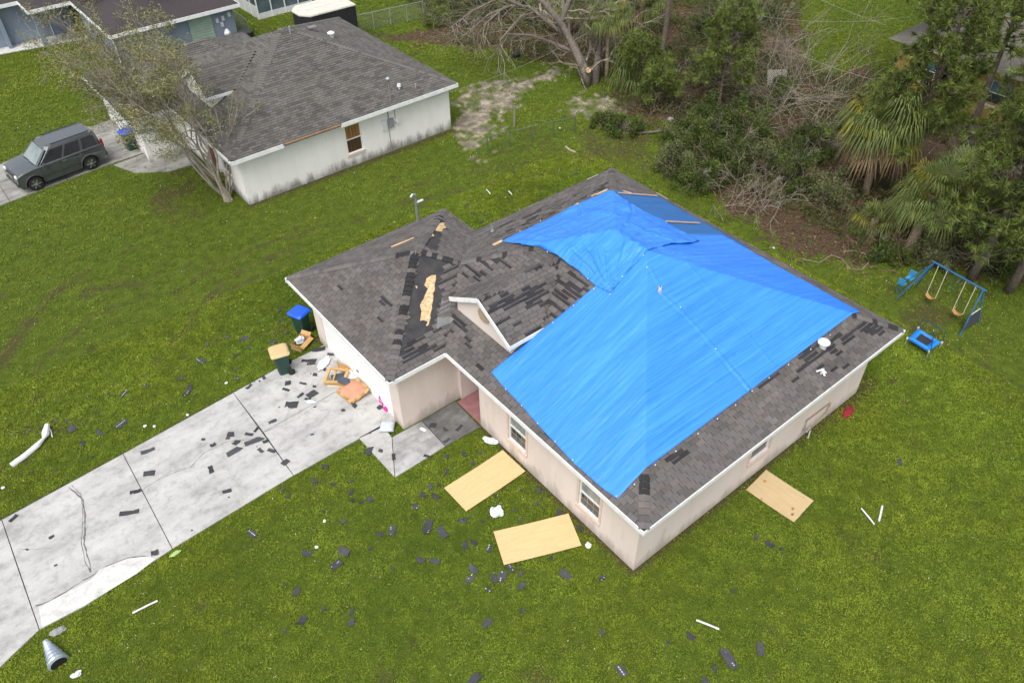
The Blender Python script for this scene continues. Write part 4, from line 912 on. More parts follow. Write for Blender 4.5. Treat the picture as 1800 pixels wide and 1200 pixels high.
# ochre building behind the pines
OCH = mat('ochre_wall', 'a08648', '8f7840', 3, .8); oh = thing('house', 'ochre yellow house half hidden behind the pines at the right', 'house', (35.2, 4.4, 0))
b = MB(); walls_x(b, 0, .2, 0, 9, 2.6, [(6.6, 8.0, .7, 2.1), (2.3, 3.5, .9, 2.1)]); b.build('front_wall', OCH, oh); b = MB(); walls_y(b, 8.8, 9, .2, 7, 2.6); b.build('side_wall', OCH, oh)
b = MB(); hipr(b, -.6, 8, -4, 9.6, 2.7, .35); b.build('roof', mat('grey_gravel_roof', (.11, .1, .085), (.16, .145, .12), 6, .9), oh)
for ya, yb in ((6.6, 8.0), (2.3, 3.5)): window(oh, 0, 0, ya, yb, .8, 2.1, cols=1, band=False, glass2=mat('teal_glass', (.1, .2, .24), None, 3, .2))
# ================================================================ DARK GREY SUV
CARP = mat('grey_car_paint', (.095, .105, .115), (.115, .125, .135), .5, .27, metal=.4); CARP.node_tree.nodes['Principled BSDF'].inputs['Coat Weight'].default_value = .6
CLAD = mat('grey_plastic_trim', (.05, .052, .055), None, 6, .6); RUB = mat('tyre_rubber', (.012, .012, .012), (.02, .02, .02), 8, .85); RIM = mat('silver_rim', (.5, .51, .52), (.42, .43, .44), 5, .3, metal=.7)
CGL = mat('car_glass', (.012, .015, .018), (.03, .035, .04), 1, .04, spec=.9); CHR = mat('chrome', (.7, .7, .7), None, 4, .15, metal=.9); HLT = mat('headlight_lens', (.75, .72, .66), (.6, .6, .6), 8, .1); RED = mat('tail_light', (.4, .01, .01), None, 5, .2); WSH = mat('windscreen_glass', (.22, .27, .27), (.12, .15, .15), 1.3, .05, spec=.9)
def suv():
    t = thing('parked_car', 'dark grey sport utility vehicle parked on the neighbour driveway by the tree', 'car')
    arch = lambda cx: [(cx+.44*cos(a), .36+.44*sin(a)) for a in [pi*j/10-.12*(j == 10)+.12*(j == 0)*0 for j in range(11)]]
    P = [(-2.26, .42), (-2.32, .7), (-2.3, .98), (-2.25, 1.12), (-1.2, 1.14), (.2, 1.13), (.98, 1.12), (1.3, 1.11), (1.75, 1.05), (2.02, .97), (2.1, .84), (2.12, .55), (2.08, .36), (2.0, .27), (1.84, .27)]
    P += [(1.4+.44*cos(pi*j/10), .36+.44*sin(pi*j/10)) for j in range(1, 10)]+[(.96, .25), (-.94, .25)]+[(-1.38+.44*cos(pi*j/10), .36+.44*sin(pi*j/10)) for j in range(1, 10)]+[(-1.82, .27), (-2.15, .32)]
    cx, cz = 0, .65
    def ring(y, s, dzz=0):
        out = []
        for x, z in P:
            k = 1-.055*max(0, (x-1.2)/1.1)**2*(abs(y) > .5)*0
            out.append((x*s, y*(1-.10*max(0, (abs(x)-1.5)/1.0)**2)*(1-.03*max(0, (.6-z)/.4)), z if z < .9 else z-dzz))
        return out
    b = MB(); b.loft([ring(-.9, .985, .05), ring(-.96, .995, .02), ring(-.975, 1, .05), ring(-.93, 1, 0), ring(-.5, 1, -.015), ring(0, 1.01, -.025), ring(.5, 1, -.015), ring(.93, 1, 0), ring(.975, 1, .05), ring(.96, .995, .02), ring(.9, .985, .05)][1:10])
    b.build('body', CARP, t)
    b = MB(); zb = 1.105; zt_ = 1.76
    def gr(x0, x1, hw, z, r):
        return [(x1, -hw+r, z), (x1+.0, hw-r, z), (x1-r, hw, z), (x0+r, hw, z), (x0, hw-r, z), (x0, -hw+r, z), (x0+r, -hw, z), (x1-r, -hw, z)]
    rings = [gr(-2.24, 1.02, .90, zb, .12), gr(-2.16, .36, .77, 1.70, .14), gr(-2.1, .28, .73, 1.80, .16), gr(-1.98, .1, .62, 1.84, .2)]
    b.loft(rings); cab = b.build('cabin', CARP, t, smooth=False)
    B0 = lambda u, s: Vector((-2.24+3.26*u, s*.90, zb)); T0 = lambda u, s: Vector((-2.16+2.52*u, s*.77, 1.70))
    for s in (-1, 1):
        for u0, u1, g in ((.06, .30, CGL), (.34, .605, CGL), (.64, .97, CGL)):
            q = MB(); o = Vector((0, s*.006, .002)); k = lambda u, v: B0(u, s).lerp(T0(min(u, .93) if v > .5 else u, s), v)+o
            pts = [k(u0, .07), k(u1, .07), k(u1 if u1 < .9 else .90, .93), k(u0+.01, .93)]; q.face(pts if s < 0 else pts[::-1]); q.build('side_window', g, cab)
        q = MB(); q.bar((-1.9, s*.66, 1.87), (.0, s*.66, 1.87), .03, .03); q.build('roof_rail', CLAD, t)
        q = MB(); q.box((.72, s*1.06, 1.16), (.12, .2, .16)); q.build('mirror', CARP, t, bevel=.02)
        q = MB(); q.box((-.25, s*.985, .98), (.2, .03, .035)); q.build('door_handle', CHR, t); q = MB(); q.box((-1.1, s*.98, .98), (.2, .03, .035)); q.build('door_handle', CHR, t)
        q = MB(); q.bar((-.95, s*.985, .62), (.95, s*.985, .62), .02, .05); q.build('side_moulding', CLAD, t)
        for x in (-.85, .0, .92): q = MB(); q.bar((x, s*.978, .35), (x, s*.972, 1.08), .004, .014); q.build('door_gap', RUB, t)
        q = MB(); q.box((2.02, s*.7, .86), (.2, .34, .17)); q.build('headlight', HLT, t, bevel=.04)
        q = MB(); q.box((-2.28, s*.84, 1.15), (.1, .14, .4)); q.build('tail_light', RED, t, bevel=.02)
        for x in (1.4, -1.38):
            q = MB(); q.tube([(x, s*.72, .36), (x, s*.74, .36), (x, s*.96, .36), (x, s*.98, .36)], [.33, .36, .36, .33], 22); wh = q.build('wheel', RUB, t)
            q = MB(); q.tube([(x, s*.981, .36), (x, s*.986, .36)], [.235, .225], 20); rm = q.build('rim', CLAD, wh)
            for j in range(6):
                a = j*pi/3; q = MB(); q.bar((x+.05*cos(a), s*.992, .36+.05*sin(a)), (x+.23*cos(a), s*.992, .36+.23*sin(a)), .095, .02); q.v = [(vx, vy, vz) for vx, vy, vz in q.v]; q.build('spoke', RIM, wh)
            q = MB(); q.tube([(x, s*.985, .36), (x, s*1.0, .36)], .07, 10); q.build('hub', RIM, wh)
            q = MB(); pts = [(x+.46*cos(pi*j/12), s*.985, .36+.46*sin(pi*j/12)) for j in range(13)]; q.tube(pts, .035, 5); q.build('wheel_arch', CLAD, t)
    for s in (-1, 1): q = MB(); q.bar((1.0, s*.835, 1.12), (.37, s*.70, 1.71), .12, .05); q.build('pillar', CARP, t)
    q = MB(); q.face([(1.025, -.76, 1.13), (1.025, .76, 1.13), (.40, .64, 1.69), (.40, -.64, 1.69)]); q.v = [(x+.02, y, z+.012) for x, y, z in q.v]; q.build('windscreen', WSH, t)
    q = MB(); q.face([(-2.245, .7, 1.17), (-2.245, -.7, 1.17), (-2.178, -.6, 1.62), (-2.178, .6, 1.62)]); q.build('rear_window', CGL, t)
    q = MB(); q.bar((1.09, -.6, 1.15), (1.06, -.05, 1.16), .02, .02); q.bar((1.09, .1, 1.15), (1.06, .65, 1.16), .02, .02); q.build('wipers', RUB, t)
    q = MB(); q.box((2.1, 0, .78), (.07, .95, .2)); q.build('grille', RUB, t, bevel=.02); q = MB(); q.box((2.12, 0, .82), (.06, .9, .05)); q.box((2.12, 0, .73), (.06, .9, .04)); q.build('grille_bar', CHR, t)
    q = MB(); q.box((2.09, 0, .45), (.14, 1.6, .2)); q.build('bumper', CLAD, t, bevel=.04); q = MB(); q.box((-2.3, 0, .5), (.14, 1.7, .24)); q.build('bumper', CLAD, t, bevel=.04)
    q = MB(); q.box((0, 0, .3), (3.7, 1.5, .16)); q.build('underbody', RUB, t)
    return t
ca = suv(); ha = atan2(-.32, -2.8); nv = Vector((-sin(ha), cos(ha))); mid = Vector(((-7.51-4.71)/2, (33.91+34.23)/2)); nv = -nv if nv.y < 0 else nv; ca.location = (mid.x+nv.x*.88, mid.y+nv.y*.88, .05); ca.rotation_euler = (0, 0, ha)
# ================================================================ BINS AND THINGS ON THE DRIVE
GRB = mat('dark_green_plastic', (.012, .045, .035), (.018, .06, .045), 4, .45)
def bin_(label, lidc, loc, rz):
    t = thing('wheelie_bin', label, 'bin', loc, rz); rr = lambda hx, hy, z, r=.06: [(hx, -hy+r, z), (hx, hy-r, z), (hx-r, hy, z), (-hx+r, hy, z), (-hx, hy-r, z), (-hx, -hy+r, z), (-hx+r, -hy, z), (hx-r, -hy, z)]
    q = MB(); q.loft([rr(.2, .2, 0), rr(.23, .23, .3), rr(.27, .28, .92), rr(.31, .32, .93), rr(.31, .32, .98)]); q.build('body', GRB, t)
    q = MB(); q.loft([rr(.34, .35, .985), rr(.345, .355, 1.03), rr(.29, .3, 1.09, .1), rr(.15, .16, 1.105, .05)]); l_ = q.build('lid', lidc, t)
    q = MB(); q.tube([(-.36, -.25, 1.0), (-.42, -.25, .98), (-.42, .25, .98), (-.36, .25, 1.0)], .018, 6); q.build('handle', GRB, t)
    q = MB(); q.tube([(-.24, -.3, .13), (-.24, .3, .13)], .015, 6); q.build('axle', MATS['dark_metal'], t)
    for s in (-1, 1): q = MB(); q.tube([(-.24, s*.27, .13), (-.24, s*.33, .13)], .13, 16); q.build('wheel', RUB, t)
    return t
BL = mat('blue_plastic_lid', (.01, .09, .62), (.015, .11, .7), 3, .4)
bin_('dark green wheeled bin with a tan lid standing on the driveway edge', mat('tan_plastic', 'c9b285', 'bfa87a', 3, .5), at(500, 652, .05), radians(165))
bin_('dark green wheeled bin with a bright blue lid against the garage side wall', BL, (at(534, 583)[0]+.0, at(534, 583)[1], 0), radians(200))
b3 = bin_('dark green bin with a deep blue lid on the neighbour drive beside the car', BL, at(232, 262, .05), radians(190))
CB = mat('cardboard', 'c29c6a', 'b08a5a', 5, .85)
def carton(label, loc, rz, sx, sy, sz):
    t = thing('cardboard_box', label, 'box', loc, rz)
    for nm, a in (('side', (-sx, sx, -sy, -sy+.01)), ('side', (-sx, sx, sy-.01, sy)), ('side', (-sx, -sx+.01, -sy+.011, sy-.011)), ('side', (sx-.01, sx, -sy+.011, sy-.011))): q = MB(); q.bx(*a, 0, sz); q.build(nm, CB, t)
    q = MB(); q.bx(-sx+.011, sx-.011, -sy+.011, sy-.011, 0, .01); q.build('bottom', CB, t)
    for s in (-1, 1): q = MB(); q.face([(s*sx, -sy, sz), (s*sx, sy, sz), (s*(sx+.12), sy, sz+.1), (s*(sx+.12), -sy, sz+.1)]); q.build('flap', CB, t)
    q = MB(); q.face([(-sx, -sy, sz), (sx, -sy, sz), (sx, -sy-.16, sz-.06), (-sx, -sy-.16, sz-.06)]); q.build('flap', CB, t)
    return t
carton('open cardboard box with flaps lying on the grass behind the tan lidded bin', at(530, 607), radians(28), .34, .22, .28)
def crumple(name, label, cat, loc, sx, sy, sz, m, seed, rz=0, sub=3):
    import bmesh
    bm = bmesh.new(); bmesh.ops.create_icosphere(bm, subdivisions=sub, radius=1); r = random.Random(seed)
    from mathutils import noise as N
    for v in bm.verts:
        k = 1+.45*N.noise(v.co*1.7+Vector((seed, 0, 0)))+.2*N.noise(v.co*4+Vector((0, seed, 0))); v.co = Vector((v.co.x*sx*k, v.co.y*sy*k, max(-.0, v.co.z*.5+.5)*sz*k))
    me = bpy.data.meshes.new(name); bm.to_mesh(me); bm.free(); me.materials.append(m); o = link(name, me); o.location = tuple(loc); o.rotation_euler = (0, 0, rz); return tag(o, label, cat)
PLB = mat('white_plastic_bag', 'd9dfe6', 'b4bcc6', 14, .4)
crumple('plastic_bag', 'crumpled white plastic bag in the open cardboard box', 'bag', (at(528, 600, .15)[0], at(528, 600, .15)[1], .06), .2, .13, .28, PLB, 3)
crumple('plastic_bag', 'crumpled whitish plastic bag on the grass between the two pale plywood sheets', 'bag', at(873, 902), .2, .2, .2, PLB, 5)
crumple('plastic_bag', 'torn white plastic sheeting on the grass by the front wall and the upper plywood sheet', 'bag', at(862, 776), .13, .26, .12, PLB, 8, .5)
crumple('paper_heap', 'crumpled white paper on the driveway beside the broken wooden frame', 'paper', at(569, 640, .05), .36, .17, .12, mat('paper_white', 'e6e8ec', 'cfd4dc', 8, .6), 11, .5)
crumple('cloth_scrap', 'small crumpled white scrap on the driveway below the broken furniture', 'cloth', at(546, 707, .05), .2, .08, .06, PLB, 13, -.8)
crumple('plastic_bottle_crushed', 'small white plastic bottle lying on the dark path slab', 'bottle', at(744, 756, .05), .06, .14, .09, PVC, 14, .3)
crumple('red_cloth', 'dark red cloth lying in the grass off the right wall', 'cloth', at(1490, 726), .34, .14, .08, mat('red_cloth', (.3, .012, .02), (.16, .01, .02), 8, .8), 15, .1)
t = thing('pink_toy', 'bright pink tangled hoop toy against the garage door corner', 'toy', tuple(at(674, 714, .05))); q = MB(); q.tube([(.0, .05, .02), (.08, .12, .2), (.0, .2, .34), (-.08, .1, .25), (.02, -.02, .1), (.1, -.15, .05), (.0, -.28, .12)], .03, 7); q.build('hoop', mat('pink_plastic', (.75, .03, .32), (.6, .02, .25), 6, .4), t); q = MB(); q.loft([[(-.08, -.3, .0), (.08, -.3, 0), (.08, -.1, 0), (-.08, -.1, 0)], [(-.05, -.26, .12), (.04, -.26, .14), (.05, -.14, .13), (-.05, -.12, .1)]]); q.build('body', MATS['pink_plastic'], t); q = MB(); q.tube([(0, .1, .2), (.02, .2, .5), (.05, .25, .75)], .008, 4); q.build('cord', MATS['dark_metal'], t)
o = crumple('foam_lump', 'round white ball in the grass by the lower front wall', 'ball', at(1034, 961), .085, .085, .16, PVC, 1); 
# pillow on the front path corner
import bmesh as BMM
def pillow(name, label, cat, loc, rz, sx, sy, sz, m):
    b = MB(); n = 9; rows = []
    for sgn in (1, -1):
        for i in range(n):
            for j in range(n):
                u, v = i/(n-1)*2-1, j/(n-1)*2-1; k = (1-u**4)*(1-v**4); c = 1-.06*(1-abs(u*v)); b.v.append((u*sx*(1-.07*(1-v*v)), v*sy*(1-.07*(1-u*u)), sz*(1+sgn*k**.6)/1.0*.5+.0))
    for s in range(2):
        for i in range(n-1):
            for j in range(n-1): a = s*n*n+i*n+j; f = (a, a+n, a+n+1, a+1); b.f.append(f if s == 0 else f[::-1]); b.t.append(None)
    o = b.build(name, m, None, smooth=True, weld=True); o.location = tuple(loc); o.rotation_euler = (0, 0, rz); return tag(o, label, cat)
a, c = at(668, 750, .1), at(695, 750, .1)
pillow('cushion', 'light grey square cushion on the grass gap between driveway and front path', 'cushion', tuple(at(681, 753, .05)), atan2(c[1]-a[1], c[0]-a[0]), .27, .24, .2, mat('light_grey_fabric', 'c3c8d0', 'b3b9c3', 5, .8))
# broken frames
WDB = mat('broken_pale_wood', 'c7a673', 'a9864f', 9, .8, stretch=(1, 6, 1)); WDD = mat('splintered_wood', 'b98f54', '9b7440', 12, .85); GREYB = mat('dark_slate_shingle', (.05, .058, .075), (.075, .085, .105), 4, .8); PKF = mat('pinkish_cushion_leather', 'c58f74', 'b07a62', 2.5, .55)
def pf(u, v, z): return Vector(at(u, v, z))
t = thing('broken_chair_frame', 'broken wooden chair frame lying on its side beside the garage door', 'furniture', (0, 0, 0))
Z = .22; cs4 = [(572, 672), (582, 648), (611, 650), (603, 671)]; org = pf(590, 662, 0); t.location = org
def lb(par, a, c, wd, ht, m, name): q = MB(); q.bar(Vector(a)-org, Vector(c)-org, wd, ht); return q.build(name, m, par, bevel=.008)
pp = [pf(570, 671, .2), pf(580, 647, .38), pf(612, 651, .4), pf(603, 672, .2)]
for i in range(4): lb(t, pp[i], pp[(i+1) % 4], .11, .07, WDB, 'frame_rail')
lb(t, pf(585, 671, .1), pf(592, 648, .3), .06, .05, WDB, 'slat'); lb(t, pf(570, 674, .09), pf(607, 678, .09), .1, .06, WDB, 'frame_rail')
for i in range(9): a = pf(593+i*3.5, 636+i*1.6, .12+.02*i); c = pf(600+i*2.6, 652+i*.8, .1); lb(t, a, c, .07, .05, WDD, 'splinter')
for k, (u, v, sx, sy, m, nm, lbl, z, rz) in enumerate(((594, 664, .24, .2, GREYB, 'slate_panel', 'dark slate coloured panel lying inside the broken chair frame', .12, .3), (611, 671, .34, .15, GREYB, 'slate_panel', 'dark slate coloured strip leaning between chair frame and brown cushion', .3, -.35), (617, 658, .2, .22, PVC, 'white_board', 'white panel piece between the garage door and the broken frame', .2, .2), (600, 676, .5, .1, PVC, 'white_board', 'white board under the lower edge of the broken frame', .08, -.1), (592, 655, .28, .2, PVC, 'white_board', 'white board inside the broken chair frame under the slate panel', .07, .4))):
    q = MB(); q.box((0, 0, 0), (sx*2, sy*2, .02)); o = q.build(nm, m); o.location = tuple(at(u, v, z)); a, c = at(u, v, 0), at(u+10, v, 0); o.rotation_euler = (.1, .08*(k % 3), atan2(c[1]-a[1], c[0]-a[0])+rz); tag(o, lbl, 'panel')
t = thing('broken_armchair', 'upturned pinkish brown seat cushion with a splintered wooden rim on the driveway', 'furniture', pf(620, 688, 0)); org = pf(620, 688, 0)
rim = [pf(593, 687, .12), pf(606, 678, .2), pf(626, 666, .3), pf(648, 685, .26), pf(618, 708, .1)]
rp_ = []
for i in range(5):
    for j in range(8): q_ = rim[i].lerp(rim[(i+1) % 5], j/8); rp_.append(q_)
for i in range(0, 40, 2): lb(t, rp_[i]+Vector((0, 0, random.uniform(-.02, .04))), rp_[(i+2) % 40]+Vector((random.uniform(-.03, .03), random.uniform(-.03, .03), 0)), .11, .07, WDD if i % 4 else WDB, 'splintered_rim')
cen = sum(rim, Vector())/5; q = MB(); R0 = [cen+(p-cen)*.93+Vector((0, 0, .03))-org for p in rp_]; R1 = [cen+(p-cen)*.7+Vector((0, 0, .1))-org for p in rp_]; R2_ = [cen+(p-cen)*.3+Vector((0, 0, .07))-org for p in rp_]; q.loft([R0, R1, R2_], cap=False); q.face(R2_); q.build('cushion', PKF, t, smooth=True)
# plywood sheets
def ply_mat(name, c1, c2, knots):
    m, t, n, l, p = ntree(name)
    g = ramp(n, l, noise(n, l, 1.6, 6, 'Object', (7, .7, 1), .6), [(.3, c1), (.7, c2)])
    g = mixc(n, l, .8, g, ramp(n, l, noise(n, l, 3., 6, 'Object', (26, 1.2, 1), .7), [(.36, (.8, .74, .66)), (.5, (1, 1, 1))]), 'MULTIPLY')
    if knots:
        v = n.new('ShaderNodeTexVoronoi'); v.inputs['Scale'].default_value = 1.; tc = n.new('ShaderNodeTexCoord'); mp = n.new('ShaderNodeMapping'); mp.inputs['Scale'].default_value = (2.6, 3.6, 1); l.new(tc.outputs['Object'], mp.inputs[0]); l.new(mp.outputs[0], v.inputs['Vector'])
        k = ramp(n, l, v.outputs['Distance'], [(.07, (.3, .18, .11)), (.14, (.62, .48, .36)), (.22, (1, 1, 1))]); g = mixc(n, l, .9, g, k, 'MULTIPLY')
    l.new(g, p.inputs['Base Color']); p.inputs['Roughness'].default_value = .75; bump(n, l, p, noise(n, l, 4, 4, 'Object', (26, 1.2, 1)), .15, .004); return m
PLY = ply_mat('fresh_plywood', 'ceaf7c', 'd8bc8e', False); PLK = ply_mat('knotty_plywood', 'b7a078', 'c4ae86', True)
def sheet(label, px, m, z=.07):
    P = [Vector(at(u, v, z)) for u, v in px]; c = sum(P, Vector())/4; d = (P[1]-P[0]+P[2]-P[3]); w_ = d.length/2; e = (P[3]-P[0]+P[2]-P[1]); h = e.length/2
    q = MB(); n = 9
    for s in range(2):
        for i in range(n):
            for j in range(n): q.v.append(((i/(n-1)-.5)*w_, (j/(n-1)-.5)*h, -.016*s+.035*((j/(n-1)-.5)**2)*2))
    for i in range(n-1):
        for j in range(n-1): a = i*n+j; q.f.append((a, a+n, a+n+1, a+1)); q.f.append((n*n+a, n*n+a+1, n*n+a+n+1, n*n+a+n)); q.t += [None]*2
    bd = [i for i in range(n)]+[j*n+n-1 for j in range(1, n)]+[(n-1)*n+i for i in range(n-2, -1, -1)]+[j*n for j in range(n-2, 0, -1)]
    for a, b_ in zip(bd, bd[1:]+bd[:1]): q.f.append((a, b_, b_+n*n, a+n*n)); q.t.append(None)
    o = q.build('plywood_sheet', m, None, weld=True); o.location = c; o.rotation_euler = (random.uniform(-.012, .012), random.uniform(-.012, .012), atan2(d.y, d.x)); return tag(o, label, 'board')
sheet('pale plywood sheet on the grass beside the front wall under the nearer window', [(921, 828), (884, 790), (780, 858), (822, 899)], PLY)
sheet('pale plywood sheet on the grass nearest the lower corner of the house', [(1023, 958), (1000, 906), (867, 930), (885, 993)], PLY)
sheet('shorter knotty plywood sheet on the grass off the right wall', [(1313, 858), (1350, 824), (1427, 881), (1394, 921)], PLK)
# white pipes and sticks
def stick(name, label, cat, a, c, r, m=PVC, z=.07, n=6, mid=None):
    A, B = Vector(at(*a, z)), Vector(at(*c, z)); q = MB(); pts = [A-A, (B-A)/2+Vector((0, 0, .01)) if mid is None else Vector(at(*mid, z))-A, B-A]; q.tube(pts, r, n); o = q.build(name, m); o.location = A; return tag(o, label, cat)
stick('white_stick', 'thin white strip on the grass below the driveway at lower left', 'stick', (233, 1077), (277, 1055), .03)
stick('white_stick', 'thin white strip on the grass at the lower centre right', 'stick', (1224, 1089), (1264, 1105), .03)
stick('white_stick', 'longer thin white strip left of a pair on the right lawn', 'stick', (1514, 893), (1537, 921), .026)
stick('white_stick', 'shorter white strip right of a pair on the right lawn', 'stick', (1551, 889), (1545, 915), .034)
for i, (a, c) in enumerate((((855, 333), (862, 341)), ((894, 336), (900, 342)))): stick('white_stick', ['small white strip on the rear lawn, left one of two', 'small white strip on the rear lawn, right one of two'][i], 'stick', a, c, .025)
stick('bare_stick', 'pale broken stick on the leaf litter between the yards', 'stick', (994, 258), (1012, 268), .05, mat('pale_bark', (.4, .34, .26), (.28, .23, .18), 8, .8), mid=(1002, 264))
t = thing('downspout', 'bent white gutter downspout lying on the grass left of the driveway', 'gutter', at(20, 818, .04)); O = Vector(at(20, 818, .04))
q = MB(); q.tube([Vector(at(u, v, z))-O for u, v, z in ((20, 818, .08), (45, 800, .1), (66, 782, .12), (77, 770, .12))], [.1, .1, .095, .05], 8); q.build('pipe', PVC, t); q = MB(); q.tube([Vector(at(u, v, z))-O for u, v, z in ((77, 770, .12), (80, 762, .15), (83, 746, .2))], [.05, .13, .08], 8); q.tube([Vector(at(u, v, z))-O for u, v, z in ((84, 747, .18), (89, 756, .1), (92, 768, .03))], .02, 5); q.build('elbow', PVC, t)
# corrugated culvert
t = thing('culvert_pipe', 'crushed corrugated metal culvert pipe end in the ditch at lower left', 'pipe', at(100, 1150, 0)); O = Vector(at(100, 1150, 0)); COR = mat('corrugated_metal', (.36, .42, .5), (.5, .56, .62), 5, .4, metal=.5)
A, B = Vector(at(80, 1126, .15)), Vector(at(104, 1166, .12)); q = MB(); n_ = 26; pts = []; rr_ = []
for i in range(n_): f = i/(n_-1); pts.append(A.lerp(B, f)-O); rr_.append((.07+.19*f)*(1+.1*(-1)**i)*(1+.08*sin(i*1.7)))
q.tube(pts, rr_, 16, cap=False); q.build('corrugated_shell', COR, t, smooth=False); q = MB(); q.tube([pts[-2], pts[-1]], [.21, .215], 16); q.build('dark_mouth', mat('pipe_inside', (.01, .01, .01), None, 5, .9), t)
crumple('concrete_lump', 'broken pale concrete lump beside the driveway corner by the culvert', 'rubble', at(103, 1111), .2, .12, .12, CONCW, 21); crumple('white_cup', 'crushed white cup in the grass under the culvert mouth', 'cup', at(136, 1186), .13, .09, .1, PVC, 22)
crumple('leaf', 'light green leaf on the driveway edge by the bare patch', 'leaf', at(308, 973, .03), .16, .07, .03, mat('light_green_leaf', (.35, .5, .16), None, 6, .6), 23)
for i, (u, v, lb_) in enumerate(((255, 750, 'left of two small white cups by the driveway edge'), (272, 750, 'right of two small white cups by the driveway edge'), (330, 730, 'small white cup on the upper driveway edge'), (398, 674, 'small white cup on the grass up the driveway from the joint'), (571, 916, 'small white scrap on the lawn left of the long taped shingle'), (557, 962, 'small white ball beside a dark shingle on the lower lawn'), (6, 858, 'white scrap at the left photo edge above the driveway'), (984, 226, 'tiny white scrap on the rear lawn'), (1360, 437, 'small white tube behind the roof edge at the litter'))):
    crumple('white_scrap', lb_, 'scrap', at(u, v, .03), .055, .045, .06, PVC, 30+i, i)
# ================================================================ SWING SET, TRAMPOLINE
SB = mat('blue_painted_steel', (.02, .11, .27), (.03, .14, .33), 5, .4); ROP = mat('white_rope', (.7, .66, .52), None, 6, .7); YEL = mat('tan_plastic_seat', 'b58a58', 'a67d4c', 4, .5); LBL = mat('light_blue_plastic', (.06, .28, .5), (.04, .22, .42), 3, .4)
t = thing('swing_set', 'blue steel swing set with two tan seats and a light blue glider', 'swing', tuple(at(1640, 560, 0))); O = Vector(at(1640, 560, 0)); V = lambda u, v, z: Vector(at(u, v, z))-O
ZB = 1.85; A, B = V(1643, 461, ZB), V(1729, 509, ZB); f0, f1, k1 = V(1576, 525, 0), V(1687, 590, 0), V(1720, 567, 0); k0 = f0+(k1-f1)
q = MB(); d_ = (B-A).normalized(); q.tube([A-d_*.08, B+d_*.12], .034, 8); q.build('top_beam', SB, t)
for a, c in ((A, f0), (A, k0), (B, f1), (B, k1)): q = MB(); q.tube([a, c], .027, 8); q.build('leg', SB, t)
for a, c, k in ((A, f0, k0), (B, f1, k1)): q = MB(); q.tube([a.lerp(c, .55), a.lerp(k, .55)], .02, 6); q.build('cross_bar', ROP if k is k1 else SB, t)
for (u0, v0), (u1, v1) in (((1651, 467), (1667, 476)), ((1700, 495), (1717, 505))):
    f0_ = ((u0-1643)/86., (u1-1643)/86.); P0, P1 = A.lerp(B, f0_[0]), A.lerp(B, f0_[1]); zs = .42; s0, s1 = Vector((P0.x, P0.y, zs)), Vector((P1.x, P1.y, zs))
    b_ = MB(); pts = [s0.lerp(s1, j/6)+Vector((0, 0, -.1*sin(pi*j/6))) for j in range(7)]; nx = Vector((d_.y, -d_.x, 0))*.09
    for j in range(6): b_.face([pts[j]-nx, pts[j+1]-nx, pts[j+1]+nx, pts[j]+nx]); b_.face([pts[j]-nx-Vector((0, 0, .02)), pts[j]+nx-Vector((0, 0, .02)), pts[j+1]+nx-Vector((0, 0, .02)), pts[j+1]-nx-Vector((0, 0, .02))])
    st = b_.build('swing_seat', YEL, t)
    for P_, s_ in ((P0, s0), (P1, s1)): q = MB(); q.tube([P_, s_], .013, 5); q.build('rope', ROP, st)
g0 = A.lerp(B, -.33); gz = .62; gc = Vector((g0.x-.25, g0.y, gz))
for s in (-1, 1):
    q = MB(); q.box((gc.x+s*.28, gc.y, gz), (.3, .28, .05)); gs = q.build('glider_seat', LBL, t, bevel=.015); q = MB(); q.box((gc.x+s*.42, gc.y, gz+.16), (.04, .28, .28)); q.build('glider_back', LBL, gs, bevel=.01)
    q = MB(); q.tube([(gc.x+s*.1, gc.y, gz), (A.x, A.y, ZB-.05)], .015, 5); q.build('hanger', SB, t)
q = MB(); q.tube([(gc.x-.4, gc.y, gz-.04), (gc.x+.4, gc.y, gz-.04)], .02, 6); q.build('glider_bar', SB, t); q = MB(); q.tube([(gc.x-.35, gc.y+.1, gz-.05), (gc.x-.3, gc.y+.1, .12), (gc.x+.3, gc.y+.1, .12), (gc.x+.35, gc.y+.1, gz-.05)], .014, 5); q.build('foot_rest', SB, t)
tz = A.lerp(B, .42); tz2 = A.lerp(B, .55); q = MB(); q.tube([tz, tz-Vector((0, 0, .6)), tz2-Vector((0, 0, .65)), tz2], .014, 5); q.build('trapeze_loop', mat('teal_metal', (.02, .12, .12), None, 5, .5), t)
q = MB(); a1, a2 = B.lerp(f1, .56), B.lerp(k1, .56); q.face([a1, a2, k1+Vector((0, 0, .05)), f1+Vector((0, 0, .25))]); q.build('goal_net', mat('black_net', (.02, .025, .03), (.06, .07, .07), 40, .9), t)
t = thing('trampoline', 'small rectangular blue padded trampoline with black mat and handle bars', 'trampoline', tuple(at(1625, 606, 0))); O = Vector(at(1625, 606, 0)); zt2 = .32
c4 = [V(1615, 577, zt2), V(1654, 601, zt2), V(1633, 616, zt2), V(1597, 594, zt2)]; cc = sum(c4, Vector())/4; i4 = [cc+(p-cc)*.55 for p in c4]
PAD = mat('blue_vinyl_pad', (.01, .18, .62), (.02, .22, .7), 2, .35)
q = MB()
for i in range(4):
    a, b_, c, d = c4[i], c4[(i+1) % 4], i4[(i+1) % 4], i4[i]; q = MB(); up = Vector((0, 0, .05)); m1, m2 = (a+d)/2+up, (b_+c)/2+up
    q.face([a, b_, m2, m1]); q.face([m1, m2, c, d]); dn = Vector((0, 0, -.07)); q.face([a+dn, b_+dn, b_, a]); q.build('pad', PAD, t)
q = MB(); q.face([p-Vector((0, 0, .02)) for p in i4]); q.build('mat', mat('black_mesh_mat', (.03, .032, .036), None, 8, .6), t)
